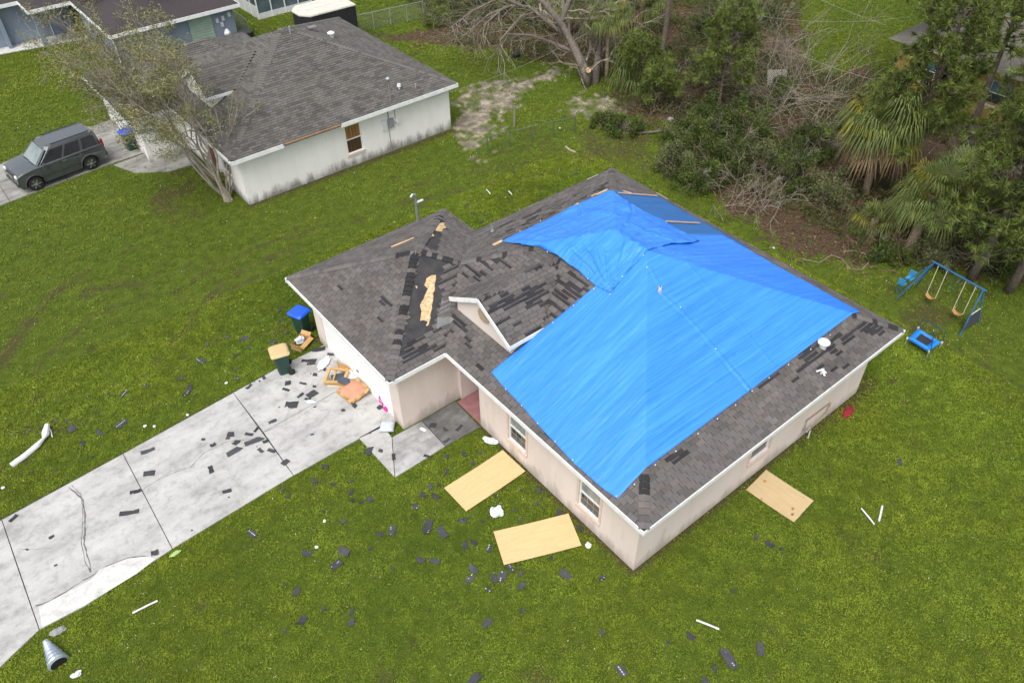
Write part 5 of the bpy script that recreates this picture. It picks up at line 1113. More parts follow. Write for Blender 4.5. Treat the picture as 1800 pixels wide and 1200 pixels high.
for p in c4:
    q = MB(); e = p+(p-cc).normalized()*.04; q.tube([e, Vector((e.x, e.y, 0))], .022, 6); q.build('leg', LEAD, t); q = MB(); q.tube([Vector((e.x, e.y, -.06+zt2)), Vector((e.x, e.y, .02+zt2))], .04, 8); q.build('corner_cap', mat('cream_plastic', (.6, .52, .4), None, 6, .6), t)
q = MB(); a, b_ = c4[0], c4[1]; ou = (a-c4[3]).normalized()*.1; h_ = Vector((0, 0, .42)); q.tube([a+ou, a+ou+h_, (a+b_)/2+ou+h_*1.1, b_+ou+h_, b_+ou], .018, 6); q.build('handle_bar', mat('dark_blue_steel', (.01, .06, .12), None, 6, .5), t)
q = MB(); a = c4[1].lerp(c4[2], .1); b_ = c4[2]; ou = (b_-c4[1]).normalized()*.05+(b_-c4[3]).normalized()*.05; q.tube([c4[1].lerp(c4[0], .4)+h_*.6, c4[2]+ou+h_*.5, c4[2]+ou*3-Vector((0, 0, .3))], .018, 6); q.build('handle_bar', MATS['dark_blue_steel'], t)
# ================================================================ TORN SHINGLES LYING ABOUT
DSH = shingle_mat('torn_shingle', (.034, .036, .04), (.07, .073, .08)); TAPE = mat('white_sealant_dots', (.6, .62, .66), (.45, .47, .5), 20, .6)
LM = [((500, 650), 'tan lidded bin'), ((620, 688), 'brown broken seat'), ((590, 660), 'broken chair frame'), ((436, 760), 'second driveway joint'), ((256, 880), 'cracked driveway joint'), ((35, 1008), 'leftmost driveway joint'), ((690, 800), 'front path corner'),
      ((770, 750), 'dark path slab'), ((850, 845), 'upper plywood sheet'), ((945, 950), 'lower plywood sheet'), ((1370, 872), 'knotty plywood sheet'), ((1530, 905), 'pair of white strips'), ((1244, 1097), 'white strip at lower centre'), ((255, 1066), 'white strip at lower left'), ((60, 785), 'bent white downspout'), ((100, 1150), 'corrugated culvert'), ((340, 640), 'rut in the left lawn'), ((870, 370), 'gap between the two roofs'), ((905, 205), 'lone wooden post'), ((873, 902), 'crumpled plastic bag'), ((1134, 1000), 'lowest house corner'), ((530, 550), 'blue lidded bin')]
ORD = ['nearest', 'second nearest', 'third nearest', 'fourth nearest', 'fifth nearest', 'sixth nearest', 'seventh nearest', 'eighth nearest', 'ninth nearest', 'tenth nearest', 'eleventh nearest', 'twelfth nearest', 'thirteenth nearest', 'fourteenth nearest', 'fifteenth nearest', 'sixteenth nearest', 'seventeenth nearest', 'eighteenth nearest', 'nineteenth nearest', 'twentieth nearest', 'twenty-first nearest', 'twenty-second nearest']
# u0 v0 u1 v1 width(m) surface(d=drive, w=walk, g=grass, t=grass with white sealant)
DRV = '549 615 572 613 .24;576 623 588 623 .16;530 634 556 634 .18;540 640 556 638 .14;565 645 574 651 .15;550 658 559 659 .16;545 657 547 657 .05;501 674 511 673 .24;497 683 509 686 .12;527 673 540 675 .1;433 684 442 676 .12;461 660 466 666 .12;455 669 457 671 .06;523 699 533 691 .12;541 697 556 688 .28;536 701 545 703 .14;501 711 523 711 .32;550 679 557 679 .1;620 709 627 717 .16;600 722 607 720 .12;665 714 671 718 .2;651 691 656 690 .06;473 744 486 737 .14;546 764 552 763 .06;551 716 556 714 .06;431 762 445 764 .12;447 759 454 751 .1;430 781 466 768 .22;399 800 426 785 .24;411 782 420 773 .2;400 764 413 763 .22;397 770 404 770 .1;462 778 472 773 .14;471 790 484 794 .12;455 789 462 795 .12;497 817 507 808 .2;391 865 407 861 .14;401 874 404 873 .06;248 797 272 788 .16;354 772 361 772 .12;370 784 379 780 .14;252 833 273 830 .22;369 820 373 831 .16;229 867 251 860 .14;210 904 244 898 .16;17 917 30 905 .12;86 946 95 941 .1;336 932 339 931 .06;266 974 278 970 .2;95 994 101 992 .06;45 965 50 966 .05;392 866 396 864 .08;451 785 453 784 .05;446 671 448 670 .04;489 716 492 715 .04'
WLK = '645 799 653 784 .22;666 791 674 793 .12;692 798 692 809 .12;745 800 759 803 .1;755 747 767 748 .22;780 752 785 757 .12;802 757 812 747 .12;780 778 790 771 .1;819 697 824 696 .1;650 762 652 761 .04'
GRS = '400 592 .3;381 596 .22;364 605 .36;414 624 .3;430 594 .5;494 564 .34;480 600 .5;454 567 .2;492 544 .34;353 633 .6t;324 628 .22;414 649 .25;415 664 .26t;257 676 .34t;219 690 .5t;318 665 .3;333 681 .4;328 691 .46t;344 693 .2;278 711 .14;255 708 .2;304 712 .18;153 697 .2;158 714 .16;190 692 .18;244 667 .14;254 660 .18;213 744 .62t;175 760 .5;98 739 .26;120 738 .26;125 752 .5;145 780 .3;162 801 .14;56 829 .18;96 824 .22;813 915 .3;847 916 .2;915 913 .26;690 932 .5t;752 925 .75t;778 935 .55;668 938 .3;650 963 .22;818 957 .34;832 953 .32;860 963 .42t;738 983 .36;765 985 .4;833 1000 .5;827 1016 .46t;883 1012 .55t;897 998 .4t;868 1015 .34;915 1008 .26;858 1035 .34t;917 1029 .4;898 1030 .12;993 1008 .5;1058 1015 .28t;603 915 .3;603 968 .6;618 1092 .36;617 1075 .3;857 1093 .4;918 1072 .22;1058 1110 .22;1093 1177 .46t;1175 1127 .16;830 1197 .8;968 979 .2;712 966 .14;690 998 .16;660 1013 .14;442 937 .5t;540 971 .4;590 992 .5t;520 1040 .4;500 1025 .14;531 1090 .4;500 1107 .18;567 1069 .2;815 797 .34;783 801 .3;845 795 .22;785 829 .3;771 851 .18;756 854 .3;743 869 .34;764 871 .44;871 871 .18;916 860 .16;948 861 .3;831 813 .24;821 911 .3;983 901 .4;1020 928 .34;905 895 .24;945 884 .26;552 844 .4;507 871 .3;496 859 .2;585 851 .26;617 844 .2;617 864 .36;619 878 .2;649 876 .36;635 882 .2;730 890 .36t;572 820 .3;567 898 .2;1329 943 .24;1353 956 .42;1374 963 .2;1581 810 .46;1290 1037 .22;1213 1117 .36;1282 1157 .75t;1337 1140 .5t;1256 1174 .22;1240 1195 .4;831 373 .4;852 378 .36;889 369 .2;847 389 .4;899 352 .3;915 337 .3;1011 305 .3;904 305 .28;865 385 .3;820 360 .3;440 610 .25;470 583 .2;385 668 .2;505 585 .22'
def chip(a, c, wd, z, dark, taped, rough=.12):
    A, B = Vector(a), Vector(c); L = (B-A).length; n = 3 if L > .2 else 2; half = wd/2; top = []; bot = []
    for i in range(n+1):
        x = L*i/n; top.append((x+random.uniform(-rough, rough)*wd*.5, half*random.uniform(.75, 1.15))); bot.append((x+random.uniform(-rough, rough)*wd*.5, -half*random.uniform(.75, 1.15)))
    if random.random() < .35: top[-1] = (top[-1][0]-L*.25, top[-1][1])
    if random.random() < .3: bot.insert(1, (L*.2, -half*.4))
    poly = bot+top[::-1]; cx = L/2; q = MB(); k = random.uniform(.8, 1.25); cv = random.uniform(0, .035)
    zf = lambda x, y: cv*((x-cx)/max(.1, cx))**2
    n_ = len(poly); q.v = [(x-cx, y, zf(x, y)) for x, y in poly]+[(x-cx, y, zf(x, y)+.011) for x, y in poly]
    q.f = [tuple(range(n_))[::-1], tuple(range(n_, 2*n_))]+[(i, (i+1) % n_, n_+(i+1) % n_, n_+i) for i in range(n_)]; q.t = [(k, k, k)]*(n_+2)
    o = q.build('torn_shingle', DSH); o.location = (A+B)/2; o.location.z = z; d = B-A; o.rotation_euler = (random.uniform(-.05, .05), random.uniform(-.05, .05), atan2(d.y, d.x))
    if taped:
        yo = random.uniform(-.3, .3)*wd; nd = max(3, int(L/.07))
        q = MB()
        for i in range(nd): x = -L/2+L*(i+.5)/nd; q.box((x*.9, yo, zf(x*.9+cx, 0)+.0125), (L/nd*.55, .03, .003))
        q.build('sealant_dots', TAPE, o)['kind'] = 'stuff'
    return o
CH = []
for s, g, z in ((DRV, 'on the driveway', .052), (WLK, 'on the front path', .052)):
    for it in s.split(';'):
        u0, v0, u1, v1, wd = map(float, it.split()); CH.append(((u0+u1)/2, (v0+v1)/2, chip(at(u0, v0, z), at(u1, v1, z), wd, z, 0, 0), 'dark torn shingle', g))
for it in GRS.split(';'):
    f = it.split(); tp = f[2].endswith('t'); L = float(f[2].rstrip('t')); u, v = float(f[0]), float(f[1]); c = Vector(at(u, v, .05)); th = radians({0: 52, 1: 120, 2: 20, 3: 85}[random.randrange(4)]+random.uniform(-20, 20)); d = Vector((cos(th), sin(th), 0))*L*.36
    CH.append((u, v, chip(c-d, c+d, min(.25, L*random.uniform(.3, .55)), .026, 0, tp, .3), 'white dotted torn shingle' if tp else 'dark torn shingle', 'on the grass'))
byl = {}
for u, v, o, kind, g in CH:
    k = min(range(len(LM)), key=lambda i: (LM[i][0][0]-u)**2+(LM[i][0][1]-v)**2); byl.setdefault((k, kind, g), []).append(((LM[k][0][0]-u)**2+(LM[k][0][1]-v)**2, o))
for (k, kind, g), L in byl.items():
    L.sort(key=lambda q: q[0])
    for i, (_, o) in enumerate(L): tag(o, kind+' '+g+', '+ORD[min(i, 21)]+' '+LM[k][1], 'shingle', 'torn shingles scattered round the house')
# hairline wires
WIR = mat('pale_cable', (.3, .3, .28), None, 5, .6)
def wire(label, a, c, sag, r=.02):
    A, B = Vector(a), Vector(c); q = MB(); q.tube([A.lerp(B, i/12)+Vector((0, 0, -sag*4*(i/12)*(1-i/12))) for i in range(13)], r, 4); tag(q.build('cable', WIR), label, 'cable')
wire('pale cable sagging across the top right clearing', at(1300, 22, 4), at(1600, 30, 4), .4, .007); wire('pale cable crossing the very top right edge', at(1420, -12, 5), at(1560, 45, 4.2), .1, .007); wire('pale cable running down to the ochre house', at(1380, 86, 3.6), at(1545, 143, 2.6), .1, .008)
wire('thin grey cable running from the neighbour meter towards the big tree', (8.6, 25.6, 2.5), (21.0, 24.6, 3.4), .5, .006)
# ================================================================ VEGETATION
def leafm(name, c1, c2, rough=.6, trans=.15):
    m, t, n, l, p = ntree(name); a = n.new('ShaderNodeAttribute'); a.attribute_name = 'tint'
    c = ramp(n, l, noise(n, l, 1.3, 4, 'Pos', None, .6), [(.35, c1), (.65, c2)]); l.new(mixc(n, l, 1., c, a.outputs['Color'], 'MULTIPLY'), p.inputs['Base Color'])
    p.inputs['Roughness'].default_value = rough; p.inputs['Specular IOR Level'].default_value = .3; return m
LG = leafm('green_leaf', (.036, .058, .012), (.08, .11, .018)); LO = leafm('olive_leaf', (.075, .088, .032), (.14, .15, .06)); LP = leafm('pine_needle', (.07, .10, .018), (.14, .18, .034)); LF = leafm('palm_leaf', (.075, .105, .028), (.145, .175, .042)); LD = leafm('dry_leaf', (.13, .08, .04), (.24, .17, .09))
LT = leafm('pale_olive_leaf', (.14, .14, .055), (.24, .235, .09)); BARKP = mat('pale_bark_stems', (.22, .19, .15), (.33, .29, .24), 8, .9)
BARK = mat('grey_brown_bark', (.13, .105, .085), (.22, .19, .165), 9, .95, .6, 30, coord='Object'); BARKD = mat('dark_pine_bark', (.085, .065, .05), (.16, .13, .105), 8, .95, .8, 24); TWIG = mat('dry_twig', (.16, .135, .105), (.28, .24, .19), 5, .9); RTW = mat('red_brown_twig', (.085, .055, .035), (.15, .10, .07), 5, .9)
PALMB = mat('palm_trunk', (.2, .15, .1), (.33, .26, .18), 7, .95, .7, 20)
def unit(n, zlo=-1, zhi=1):
    z = rng.uniform(zlo, zhi, n); a = rng.uniform(0, 2*pi, n); r = np.sqrt(1-z*z); return np.stack([r*np.cos(a), r*np.sin(a), z], -1)
def leaves(centres, spread, per, size, var=.35, aspect=.45, up=0.):
    C = np.repeat(np.asarray(centres, float), per, 0); n = len(C); S = np.repeat(np.asarray(spread, float).reshape(-1, 1)*np.ones((len(centres), 1)), per, 0)
    P = C+unit(n)*S*rng.random((n, 1))**.5; d = unit(n, -.6, 1); d[:, 2] += up; d /= np.linalg.norm(d, axis=1)[:, None]; s = np.cross(d, unit(n)); s /= np.linalg.norm(s, axis=1)[:, None]+1e-9
    L = size*rng.uniform(.6, 1.4, (n, 1)); W = L*aspect
    T = np.stack([P-s*W/2, P+s*W/2, P+d*L], 1); t = np.clip(rng.normal(1, var, (n, 1)), .3, 2)*np.ones((1, 3)); return T, t
def grow(p, d, L, r, depth, segs, tips, spread=.55, gravity=0., nchild=3, shrink=.68, wob=.18, minr=.006):
    p = np.array(p, float); d = np.array(d, float); d /= np.linalg.norm(d); k = 3
    for i in range(k):
        d2 = d+rng.normal(0, wob, 3)+np.array([0, 0, gravity]); d2 /= np.linalg.norm(d2); q = p+d2*L/k; r2 = max(minr, r*(1-.3*(i+1)/k)); segs.append((p, q, max(minr, r*(1-.3*i/k)), r2)); p, d = q, d2
        if depth > 0 and i > 0:
            for _ in range(nchild if i == k-1 else max(1, nchild-1)):
                n_ = unit(1)[0]; c = d+n_*spread*rng.uniform(.6, 1.3); grow(p, c, L*shrink*rng.uniform(.8, 1.15), r2*.68, depth-1, segs, tips, spread, gravity, nchild, shrink, wob, minr)
    if depth == 0: tips.append(p)
def bush(name, label, cat, px, h, w_, m=LG, n=5000, size=.14, seed=0, twigs=TWIG, clumps=34, group=None, loc=None):
    c = Vector(at(*px)) if loc is None else Vector(loc); t = thing(name, label, cat, c, 0, group); segs = []; tips = []
    for i in range(7): grow((rng.normal(0, .15), rng.normal(0, .15), 0), (rng.normal(0, .7), rng.normal(0, .7), 1.), h*.5, .04, 2, segs, tips, .7, 0, 2, .6, .25, .01)
    segmesh('stems', segs, twigs, t, 3)
    cl = unit(clumps, -.1, 1)*rng.uniform(.55, 1, (clumps, 1))*np.array([[w_, w_, h*.95]]); cl[:, 2] = np.abs(cl[:, 2])+.12; T, tt = leaves(cl, rng.uniform(.22, .5, clumps)*min(1., h/1.5+.3), n//clumps, size)
    cb = np.repeat(rng.uniform(.65, 1.35, (clumps, 1)), n//clumps, 0); tris('foliage', T, m, t, tt*cb); return t
def pine(label, base, H, lean=(0, 0), crown=.42, nb=46, r=.17, reach=2.6, tuft=34, group='pine trees', tsize=.28, droop=.0, seed=0, cut=0):
    t = thing('pine_tree', label, 'tree', base, 0, group); n = 9; pts = []
    for i in range(n+1): f = i/n; pts.append((lean[0]*f+.15*sin(f*5+seed), lean[1]*f+.12*cos(f*4+seed)-.12, H*f))
    q = MB(); q.tube([pts[0]]+pts[1:], [r*(1-.72*(i/n)) for i in range(n+1)], 9); q.build('trunk', BARKD, t, smooth=True)
    segs = []; tips = []; dirs = []
    for i in range(nb):
        f = crown+(1-crown)*(i/nb)**.9; k = f*n; a = int(min(n-1, k)); fr = k-a; p = np.array(pts[a])*(1-fr)+np.array(pts[a+1])*fr
        az = i*2.4+rng.normal(0, .3); L = reach*(1.05-.75*((f-crown)/(1-crown)))*rng.uniform(.6, 1.1); d = np.array([cos(az), sin(az), rng.uniform(-.05, .45)+droop]); q_ = p; m_ = 4; rr = .045
        for j in range(m_):
            d = d+rng.normal(0, .12, 3)+np.array([0, 0, .03]); d /= np.linalg.norm(d); q2 = q_+d*L/m_; segs.append((q_, q2, rr, rr*.75)); rr *= .75; q_ = q2
            if j >= 1:
                for s in range(4):
                    d3 = d+unit(1)[0]*.8; d3[2] += .25; d3 /= np.linalg.norm(d3); e = q_+d3*rng.uniform(.25, .85); segs.append((q_, e, rr*.6, .008)); tips.append(e); dirs.append(d3)
    segmesh('branches', segs, BARKD, t, 3)
    tips = np.array(tips); dirs = np.array(dirs); C = np.repeat(tips, tuft, 0); D = np.repeat(dirs, tuft, 0); n_ = len(C); C = C-D*rng.uniform(0, .22, (n_, 1)); dd = D*.75+unit(n_); dd /= np.linalg.norm(dd, axis=1)[:, None]
    s = np.cross(dd, unit(n_)); s /= np.linalg.norm(s, axis=1)[:, None]+1e-9; L = tsize*rng.uniform(.7, 1.2, (n_, 1)); T = np.stack([C-s*.02, C+s*.02, C+dd*L], 1)
    tb = np.repeat(np.clip(rng.normal(1, .22, (len(tips), 1)), .5, 1.6), tuft, 0)*np.clip(rng.normal(1, .15, (n_, 1)), .6, 1.5); tris('needles', T, LP, t, tb*np.ones((1, 3))); return t
def fanpalm(label, base, H, nf=30, R=1.5, lean=(0, 0), group='cabbage palms', r=.16, name='palm_tree', cat='palm'):
    t = thing(name, label, cat, base, 0, group); top = np.array([lean[0], lean[1], H])
    if H > .3: q = MB(); q.tube([(0, 0, -.05), (lean[0]*.4, lean[1]*.4, H*.5), tuple(top)], [r*1.1, r*.9, r], 10); q.build('trunk', PALMB, t)
    for i in range(nf):
        az = i*2.399+rng.normal(0, .15); el = rng.uniform(-.8, 1.2); fr = rng.uniform(.7, 1.12); dead = el < -.55; d = np.array([cos(az)*cos(el), sin(az)*cos(el), sin(el)]); pl_ = R*.45*rng.uniform(.6, 1.35); side = np.array([-sin(az), cos(az), 0.]); V = []; tt = []
        e1 = top+d*pl_*.6; e2 = top+d*pl_+np.array([0, 0, -.12]); V.append((top-side*.02, top+side*.02, e2)); V.append((e1-side*.02, e1+side*.02, e2)); tt += [.9, .9]; m = 44; nrm = np.cross(side, d)
        for j in range(m):
            a = (j/(m-1)-.5)*2*radians(118); dj = d*cos(a)+side*sin(a)+nrm*(.12 if j % 2 else -.02); dj /= np.linalg.norm(dj); L = R*.8*(1-.25*abs(a)/2)*rng.uniform(.75, 1.15)*fr; sj = np.cross(dj, nrm); sj /= np.linalg.norm(sj); w_ = .017*R/1.5
            mid = e2+dj*L*.55; tip = e2+dj*L*.8+np.array([0, 0, -.5*L*rng.uniform(.6, 1.3)])
            V.append((e2, mid+sj*w_, mid-sj*w_)); V.append((mid-sj*w_, mid+sj*w_, tip)); k = rng.uniform(.75, 1.25); tt += [k, k*1.05]
        T = np.array([np.stack(v) for v in V]); tc = np.array(tt)[:, None]*np.ones((1, 3))
        if i % 9 == 0 and not dead: tc = tc*np.array([[1.7, 1.25, .5]])
        tris('frond', T, LD if dead else LF, t, tc)
    return t
def featherpalm(label, base, H, nf=16, R=2.6):
    t = thing('palm_tree', label, 'palm', base, 0); q = MB(); q.tube([(0, 0, 0), (0, 0, H*.5), (.05, 0, H)], [.2, .16, .14], 10); q.build('trunk', PALMB, t)
    for i in range(nf):
        az = i*2.399; el = rng.uniform(.1, 1.1); V = []; tt = []; P = np.array([0.05, 0, H]); d = np.array([cos(az)*cos(el), sin(az)*cos(el), sin(el)]); side = np.array([-sin(az), cos(az), 0.])
        for j in range(26):
            P2 = P+d*R/26; V.append((P-side*.015, P+side*.015, P2)); tt.append(.9)
            for s in (-1, 1):
                dl = side*s+d*.5+np.array([0, 0, -.55-.3*rng.random()]); dl /= np.linalg.norm(dl); L = .62*sin(pi*(j+2)/30)**.5; V.append((P, P+d*.045, P+dl*L)); tt.append(rng.uniform(.7, 1.25))
            P = P2; d = d+np.array([0, 0, -.085]); d /= np.linalg.norm(d)
        tris('frond', np.array([np.stack(v) for v in V]), LF, t, np.array(tt)[:, None]*np.ones((1, 3)))
    return t
# --- wispy multi-stem tree in front of the neighbour house
t = thing('wispy_tree', 'sparse olive leaved tree with many thin stems in front of the white neighbour house', 'tree', at(402, 352)); segs = []; tips = []
for i in range(11):
    a = rng.uniform(0, 2*pi); tgt = np.array([-1.8+2.8*cos(a)*rng.uniform(.3, 1), 2.2+2.6*sin(a)*rng.uniform(.3, 1), 6.7+rng.uniform(-1.3, 1.)]); L = np.linalg.norm(tgt); p = np.array([rng.normal(0, .1), rng.normal(0, .1), 0]); d = tgt/L*.6+np.array([0, 0, .4]); rr = .075; n = 9
    for j in range(n):
        aim = (tgt*(j+1)/n)+rng.normal(0, .1, 3)*(j < n-1); q_ = aim+np.array([0, 0, .5*sin(pi*(j+1)/n)]); segs.append((p, q_, rr, rr*.86)); rr *= .86
        if j > 2:
            for _ in range(2): grow(q_, (q_-p)/np.linalg.norm(q_-p)+unit(1)[0]*.9+np.array([-.1, .1, .15]), rng.uniform(.7, 1.3), rr*.6, 2, segs, tips, .6, .0, 2, .7, .2, .006)
        p = q_
for i in range(3): grow((.0, .0, 0), (.25+.2*i, .1*i, 1.), 2.6, .05, 2, segs, tips, .4, .05, 2, .6, .12, .008)
tr = MB(); tr.tube([(0, 0, -.1), (-.05, .04, .35), (-.12, .1, .7)], [.24, .19, .13], 10); tr.build('trunk', BARKP, t); segmesh('branches', segs, BARKP, t, 4)
tips = np.array(tips); tips = tips[tips[:, 2] > 1.6]; k = rng.random(len(tips)) < .95; T, tt = leaves(tips[k], .27, 32, .09, .3, .4); tris('foliage', T, LT, t, tt); print('wispy tips', len(tips), len(T))
# small yellow green shrub at its foot
bush('shrub', 'small yellow green sprouts at the foot of the wispy tree', 'shrub', (385, 325), .7, .4, leafm('yellow_green_leaf', (.2, .25, .02), (.3, .33, .03)), 500, .1, clumps=8)
# --- tree tops by the blue house
featherpalm('feathery green palm in front of the blue house porch', at(190, 62)+np.array([.3, -.3, 0]), 3.6, 18, 2.3)
t = thing('young_tree', 'brownish olive bushy tree between the blue house and the white neighbour house', 'tree', at(262, 78)); segs = []; tips = []
for i in range(7): grow((0, 0, 0), (rng.normal(0, .28), rng.normal(0, .28), 1), 2.6, .07, 3, segs, tips, .5, .04, 2, .66, .14, .008)
segmesh('branches', segs, BARK, t, 4); tips = np.array(tips); T, tt = leaves(tips, .32, 26, .13, .35, .4); tris('foliage', T, LO, t, tt*np.array([[1.15, 1.05, .8]]))
# --- big live oak with bare limbs
t = thing('oak_tree', 'big grey oak with a sawn limb stub and bare branches reaching left', 'tree', at(1030, 150)); O = np.array(at(1030, 150)); PT3 = lambda u, v, z: at(u, v, z)-O
segs = []; tips = []
def limb(path, r0, r1, kids=4, kl=1.6, kd=2, name=None):
    pts = [np.array(p, float) for p in path]; q = MB(); n = len(pts); q.tube([tuple(p) for p in pts], [r0+(r1-r0)*i/(n-1) for i in range(n)], 9); q.build(name or 'limb', BARK, t, smooth=True)
    for i in range(1, n):
        for _ in range(kids):
            f = rng.random(); p = pts[i-1]*(1-f)+pts[i]*f; d = (pts[i]-pts[i-1]); d /= np.linalg.norm(d); grow(p, d+unit(1)[0]*.8, kl*rng.uniform(.5, 1.1), r1*.55+.012, kd, segs, tips, .65, -.03, 2, .68, .22, .008)
limb([(0, 0, -.1), (-.05, -.1, .8), PT3(1010, 85, 1.9), PT3(985, 40, 3.4), PT3(950, 0, 4.8), PT3(900, -40, 6)], .34, .12, 3, 1.6, 2, 'trunk')
limb([PT3(1000, 70, 2.2), PT3(955, 32, 3.2), PT3(930, 12, 3.6), PT3(890, 10, 3.6), PT3(850, 45, 3.0)], .13, .04, 5, 1.5, 2); limb([PT3(945, 20, 3.4), PT3(915, 30, 3.2), PT3(880, 70, 2.4), PT3(878, 95, 1.6)], .09, .025, 5, 1.1, 2)
limb([PT3(1012, 92, 1.7), PT3(970, 75, 1.9), PT3(935, 62, 2.2), PT3(890, 60, 2.3)], .12, .04, 4, 1.2, 2); limb([PT3(925, 14, 3.6), PT3(880, -5, 4), PT3(830, 20, 3.6), PT3(790, 50, 3.0)], .09, .025, 5, 1.5, 2)
limb([PT3(985, 40, 3.4), PT3(1010, -20, 5.0), PT3(1040, -50, 6.2)], .2, .09, 3, 2., 2)
limb([PT3(900, 10, 3.6), PT3(860, 25, 3.3), PT3(820, 60, 2.5), PT3(805, 68, 2.1)], .07, .02, 5, 1.1, 2)
segmesh('twigs', segs, TWIG, t, 3); nrm = np.array([-.5, -.74, .45]); sp = np.array([-.06, -.1, .95])+nrm*.3; q = MB(); q.tube([tuple(sp+nrm*-.25), tuple(sp+nrm*.12)], .17, 12); q.build('limb_stub', BARK, t); q = MB(); q.tube([tuple(sp+nrm*.121), tuple(sp+nrm*.135)], .15, 14); q.build('sawn_face', mat('fresh_sawn_wood', (.6, .4, .2), (.5, .32, .15), 12, .8), t)
t = thing('leaning_tree', 'second grey trunk standing close to the right of the sawn oak', 'tree', at(1046, 146)); O = np.array(at(1046, 146)); segs = []; tips = []
limb([(0, 0, -.1), PT3(1052, 100, 1.3), PT3(1056, 50, 2.9), PT3(1060, 0, 4.4), PT3(1062, -60, 6)], .26, .16, 3, 1.8, 3, 'trunk'); limb([PT3(1054, 30, 3.4), PT3(1040, 20, 3.6), PT3(1030, 55, 2.6), PT3(1040, 85, 1.9)], .05, .02, 9, .8, 2); segmesh('twigs', segs, TWIG, t, 3)
fanpalm('slim reddish palm trunk beside the leaning grey tree', at(1066, 142), 3.9, 24, 1.7, (.1, .3), None, .12)
fanpalm('low blue green fan palm at the foot of the slim palm', at(1112, 150)+np.array([.3, .3, 0]), .9, 34, 2.1, (0, 0), None, .1)
# --- pines
pine('tall straight pine trunk in the centre of the thicket', at(1155, 142), 9.5, (.3, .3), .62, 34, .2, 2.2, group='pine trees')
PX = [((1560, 330), 10.5, 2.9, 'pine with drooping tufts behind the right fan palm'), ((1700, 492), 12.5, 2.8, 'leaning pine trunk just behind the swing set'), ((1762, 512), 11.5, 2.6, 'thick pine trunk at the right edge beside the swing set'), ((1690, 250), 11, 3.0, 'pine with open crown in front of the ochre house'), ((1600, 150), 10, 3., 'dense pine left of the ochre house'), ((1790, 330), 11, 3., 'pine at the far right edge above the swing set'), ((1780, 120), 9, 3., 'pine in the upper right corner'), ((1660, 60), 8.5, 3., 'pine at the top edge above the ochre house')]
for i, (px, H, rc, lb_) in enumerate(PX): pine(lb_, at(*px), H*.85, (rng.uniform(-.4, .4), rng.uniform(-.4, .4)), .5 if i in (3, 4, 7) else .24, 44 if i in (3, 4, 7) else 78, .19, rc*(.75 if i in (3, 4, 7) else .92), seed=i, tsize=.3)
pine('young pine with pale green tufts left of the dead vines', at(1262, 190), 5.6, (0, 0), .25, 40, .08, 1.9, seed=4); pine('young pine low in the thicket beside the trunk', at(1150, 195), 2.6, (0, 0), .3, 16, .05, 1., seed=5); pine('small pine above the fan palm on the left of the thicket', at(1125, 168), 3.4, (-.3, .2), .4, 18, .06, 1.3, seed=6)
pine('small pine hanging over the white lattice', at(1722, 478), 3.2, (.3, .4), .35, 20, .06, 1.2, seed=7)
# --- fan palms on the right
fanpalm('large fan palm with yellow tipped drooping fronds, left one of the right hand group', at(1520, 340), 3.7, 46, 2.2, (0, 0)); fanpalm('fan palm with a thick leaning trunk above the swing set', at(1598, 438), 2.4, 46, 1.9, (.7, .15), r=.24); fanpalm('fan palm between the two big palms and the pines', at(1650, 400), 2.6, 34, 1.8)
fanpalm('young fan palm sprouting low behind the shrub mass', at(1530, 410), .7, 22, 1.5); fanpalm('small fan palm at the top of the thicket', at(1125, 60), 2.2, 24, 1.9); fanpalm('fan palm half hidden at the top of the oak', at(1000, 60), 2.4, 26, 1.9)
# --- shrubs and thicket
BU = [((1180, 300), 1.4, 1.1, 'low light green shrub nearest the back roof corner'), ((1225, 330), 1.6, 1.2, 'dense green shrub in front of the thicket'), ((1205, 255), 1.8, 1.3, 'green shrub at the left end of the thicket'), ((1280, 300), 2.6, 1.6, 'tall arching green shrub in the middle of the thicket'), ((1330, 320), 2.3, 1.4, 'dark leafy shrub over the brush cave'), ((1385, 330), 2.5, 1.3, 'bright leafy shrub left of the dead branches'), ((1250, 235), 2.2, 1.5, 'broad shrub behind the front row of the thicket'), ((1310, 245), 2.4, 1.6, 'shrub under the dead vines'), ((1445, 360), 2.0, 1.2, 'olive shrub beside the left fan palm'), ((1420, 270), 2.2, 1.3, 'shrub at the foot of the vine tangle'), ((1100, 232), .8, 1.1, 'low weedy shrub on the litter near the lawn'), ((1060, 222), .6, .8, 'low grassy shrub at the wire fence end'), ((1630, 455), .9, 1.1, 'low ground shrub right of the thick palm trunk'), ((1560, 455), .6, .9, 'low ground shrub left of the thick palm trunk'), ((1780, 470), 1.4, 1.4, 'shrub at the right edge below the pine branches'),
      ((1745, 400), 1.5, 1.5, 'shrub behind the lattice'), ((1225, 140), 2.0, 1.3, 'tall shrub right of the straight pine trunk'), ((1260, 60), 2.6, 2., 'shrub under the young pine crown'), ((1110, 20), 2.6, 2., 'dark shrub at the top of the thicket'), ((1340, 40), 2.2, 1.6, 'shrub at the left end of the clearing'), ((1180, 190), 1.3, 1., 'small shrub at the end of the log'), ((1370, 180), 1.6, 1.2, 'low shrub among the dead vines')]
for i, (px, h, wd, lb_) in enumerate(BU): bush('shrub', lb_, 'shrub', px, h, wd, LG if i % 4 else LO, int(6500*wd), .09, clumps=int(26*wd), group='shrubs of the thicket')
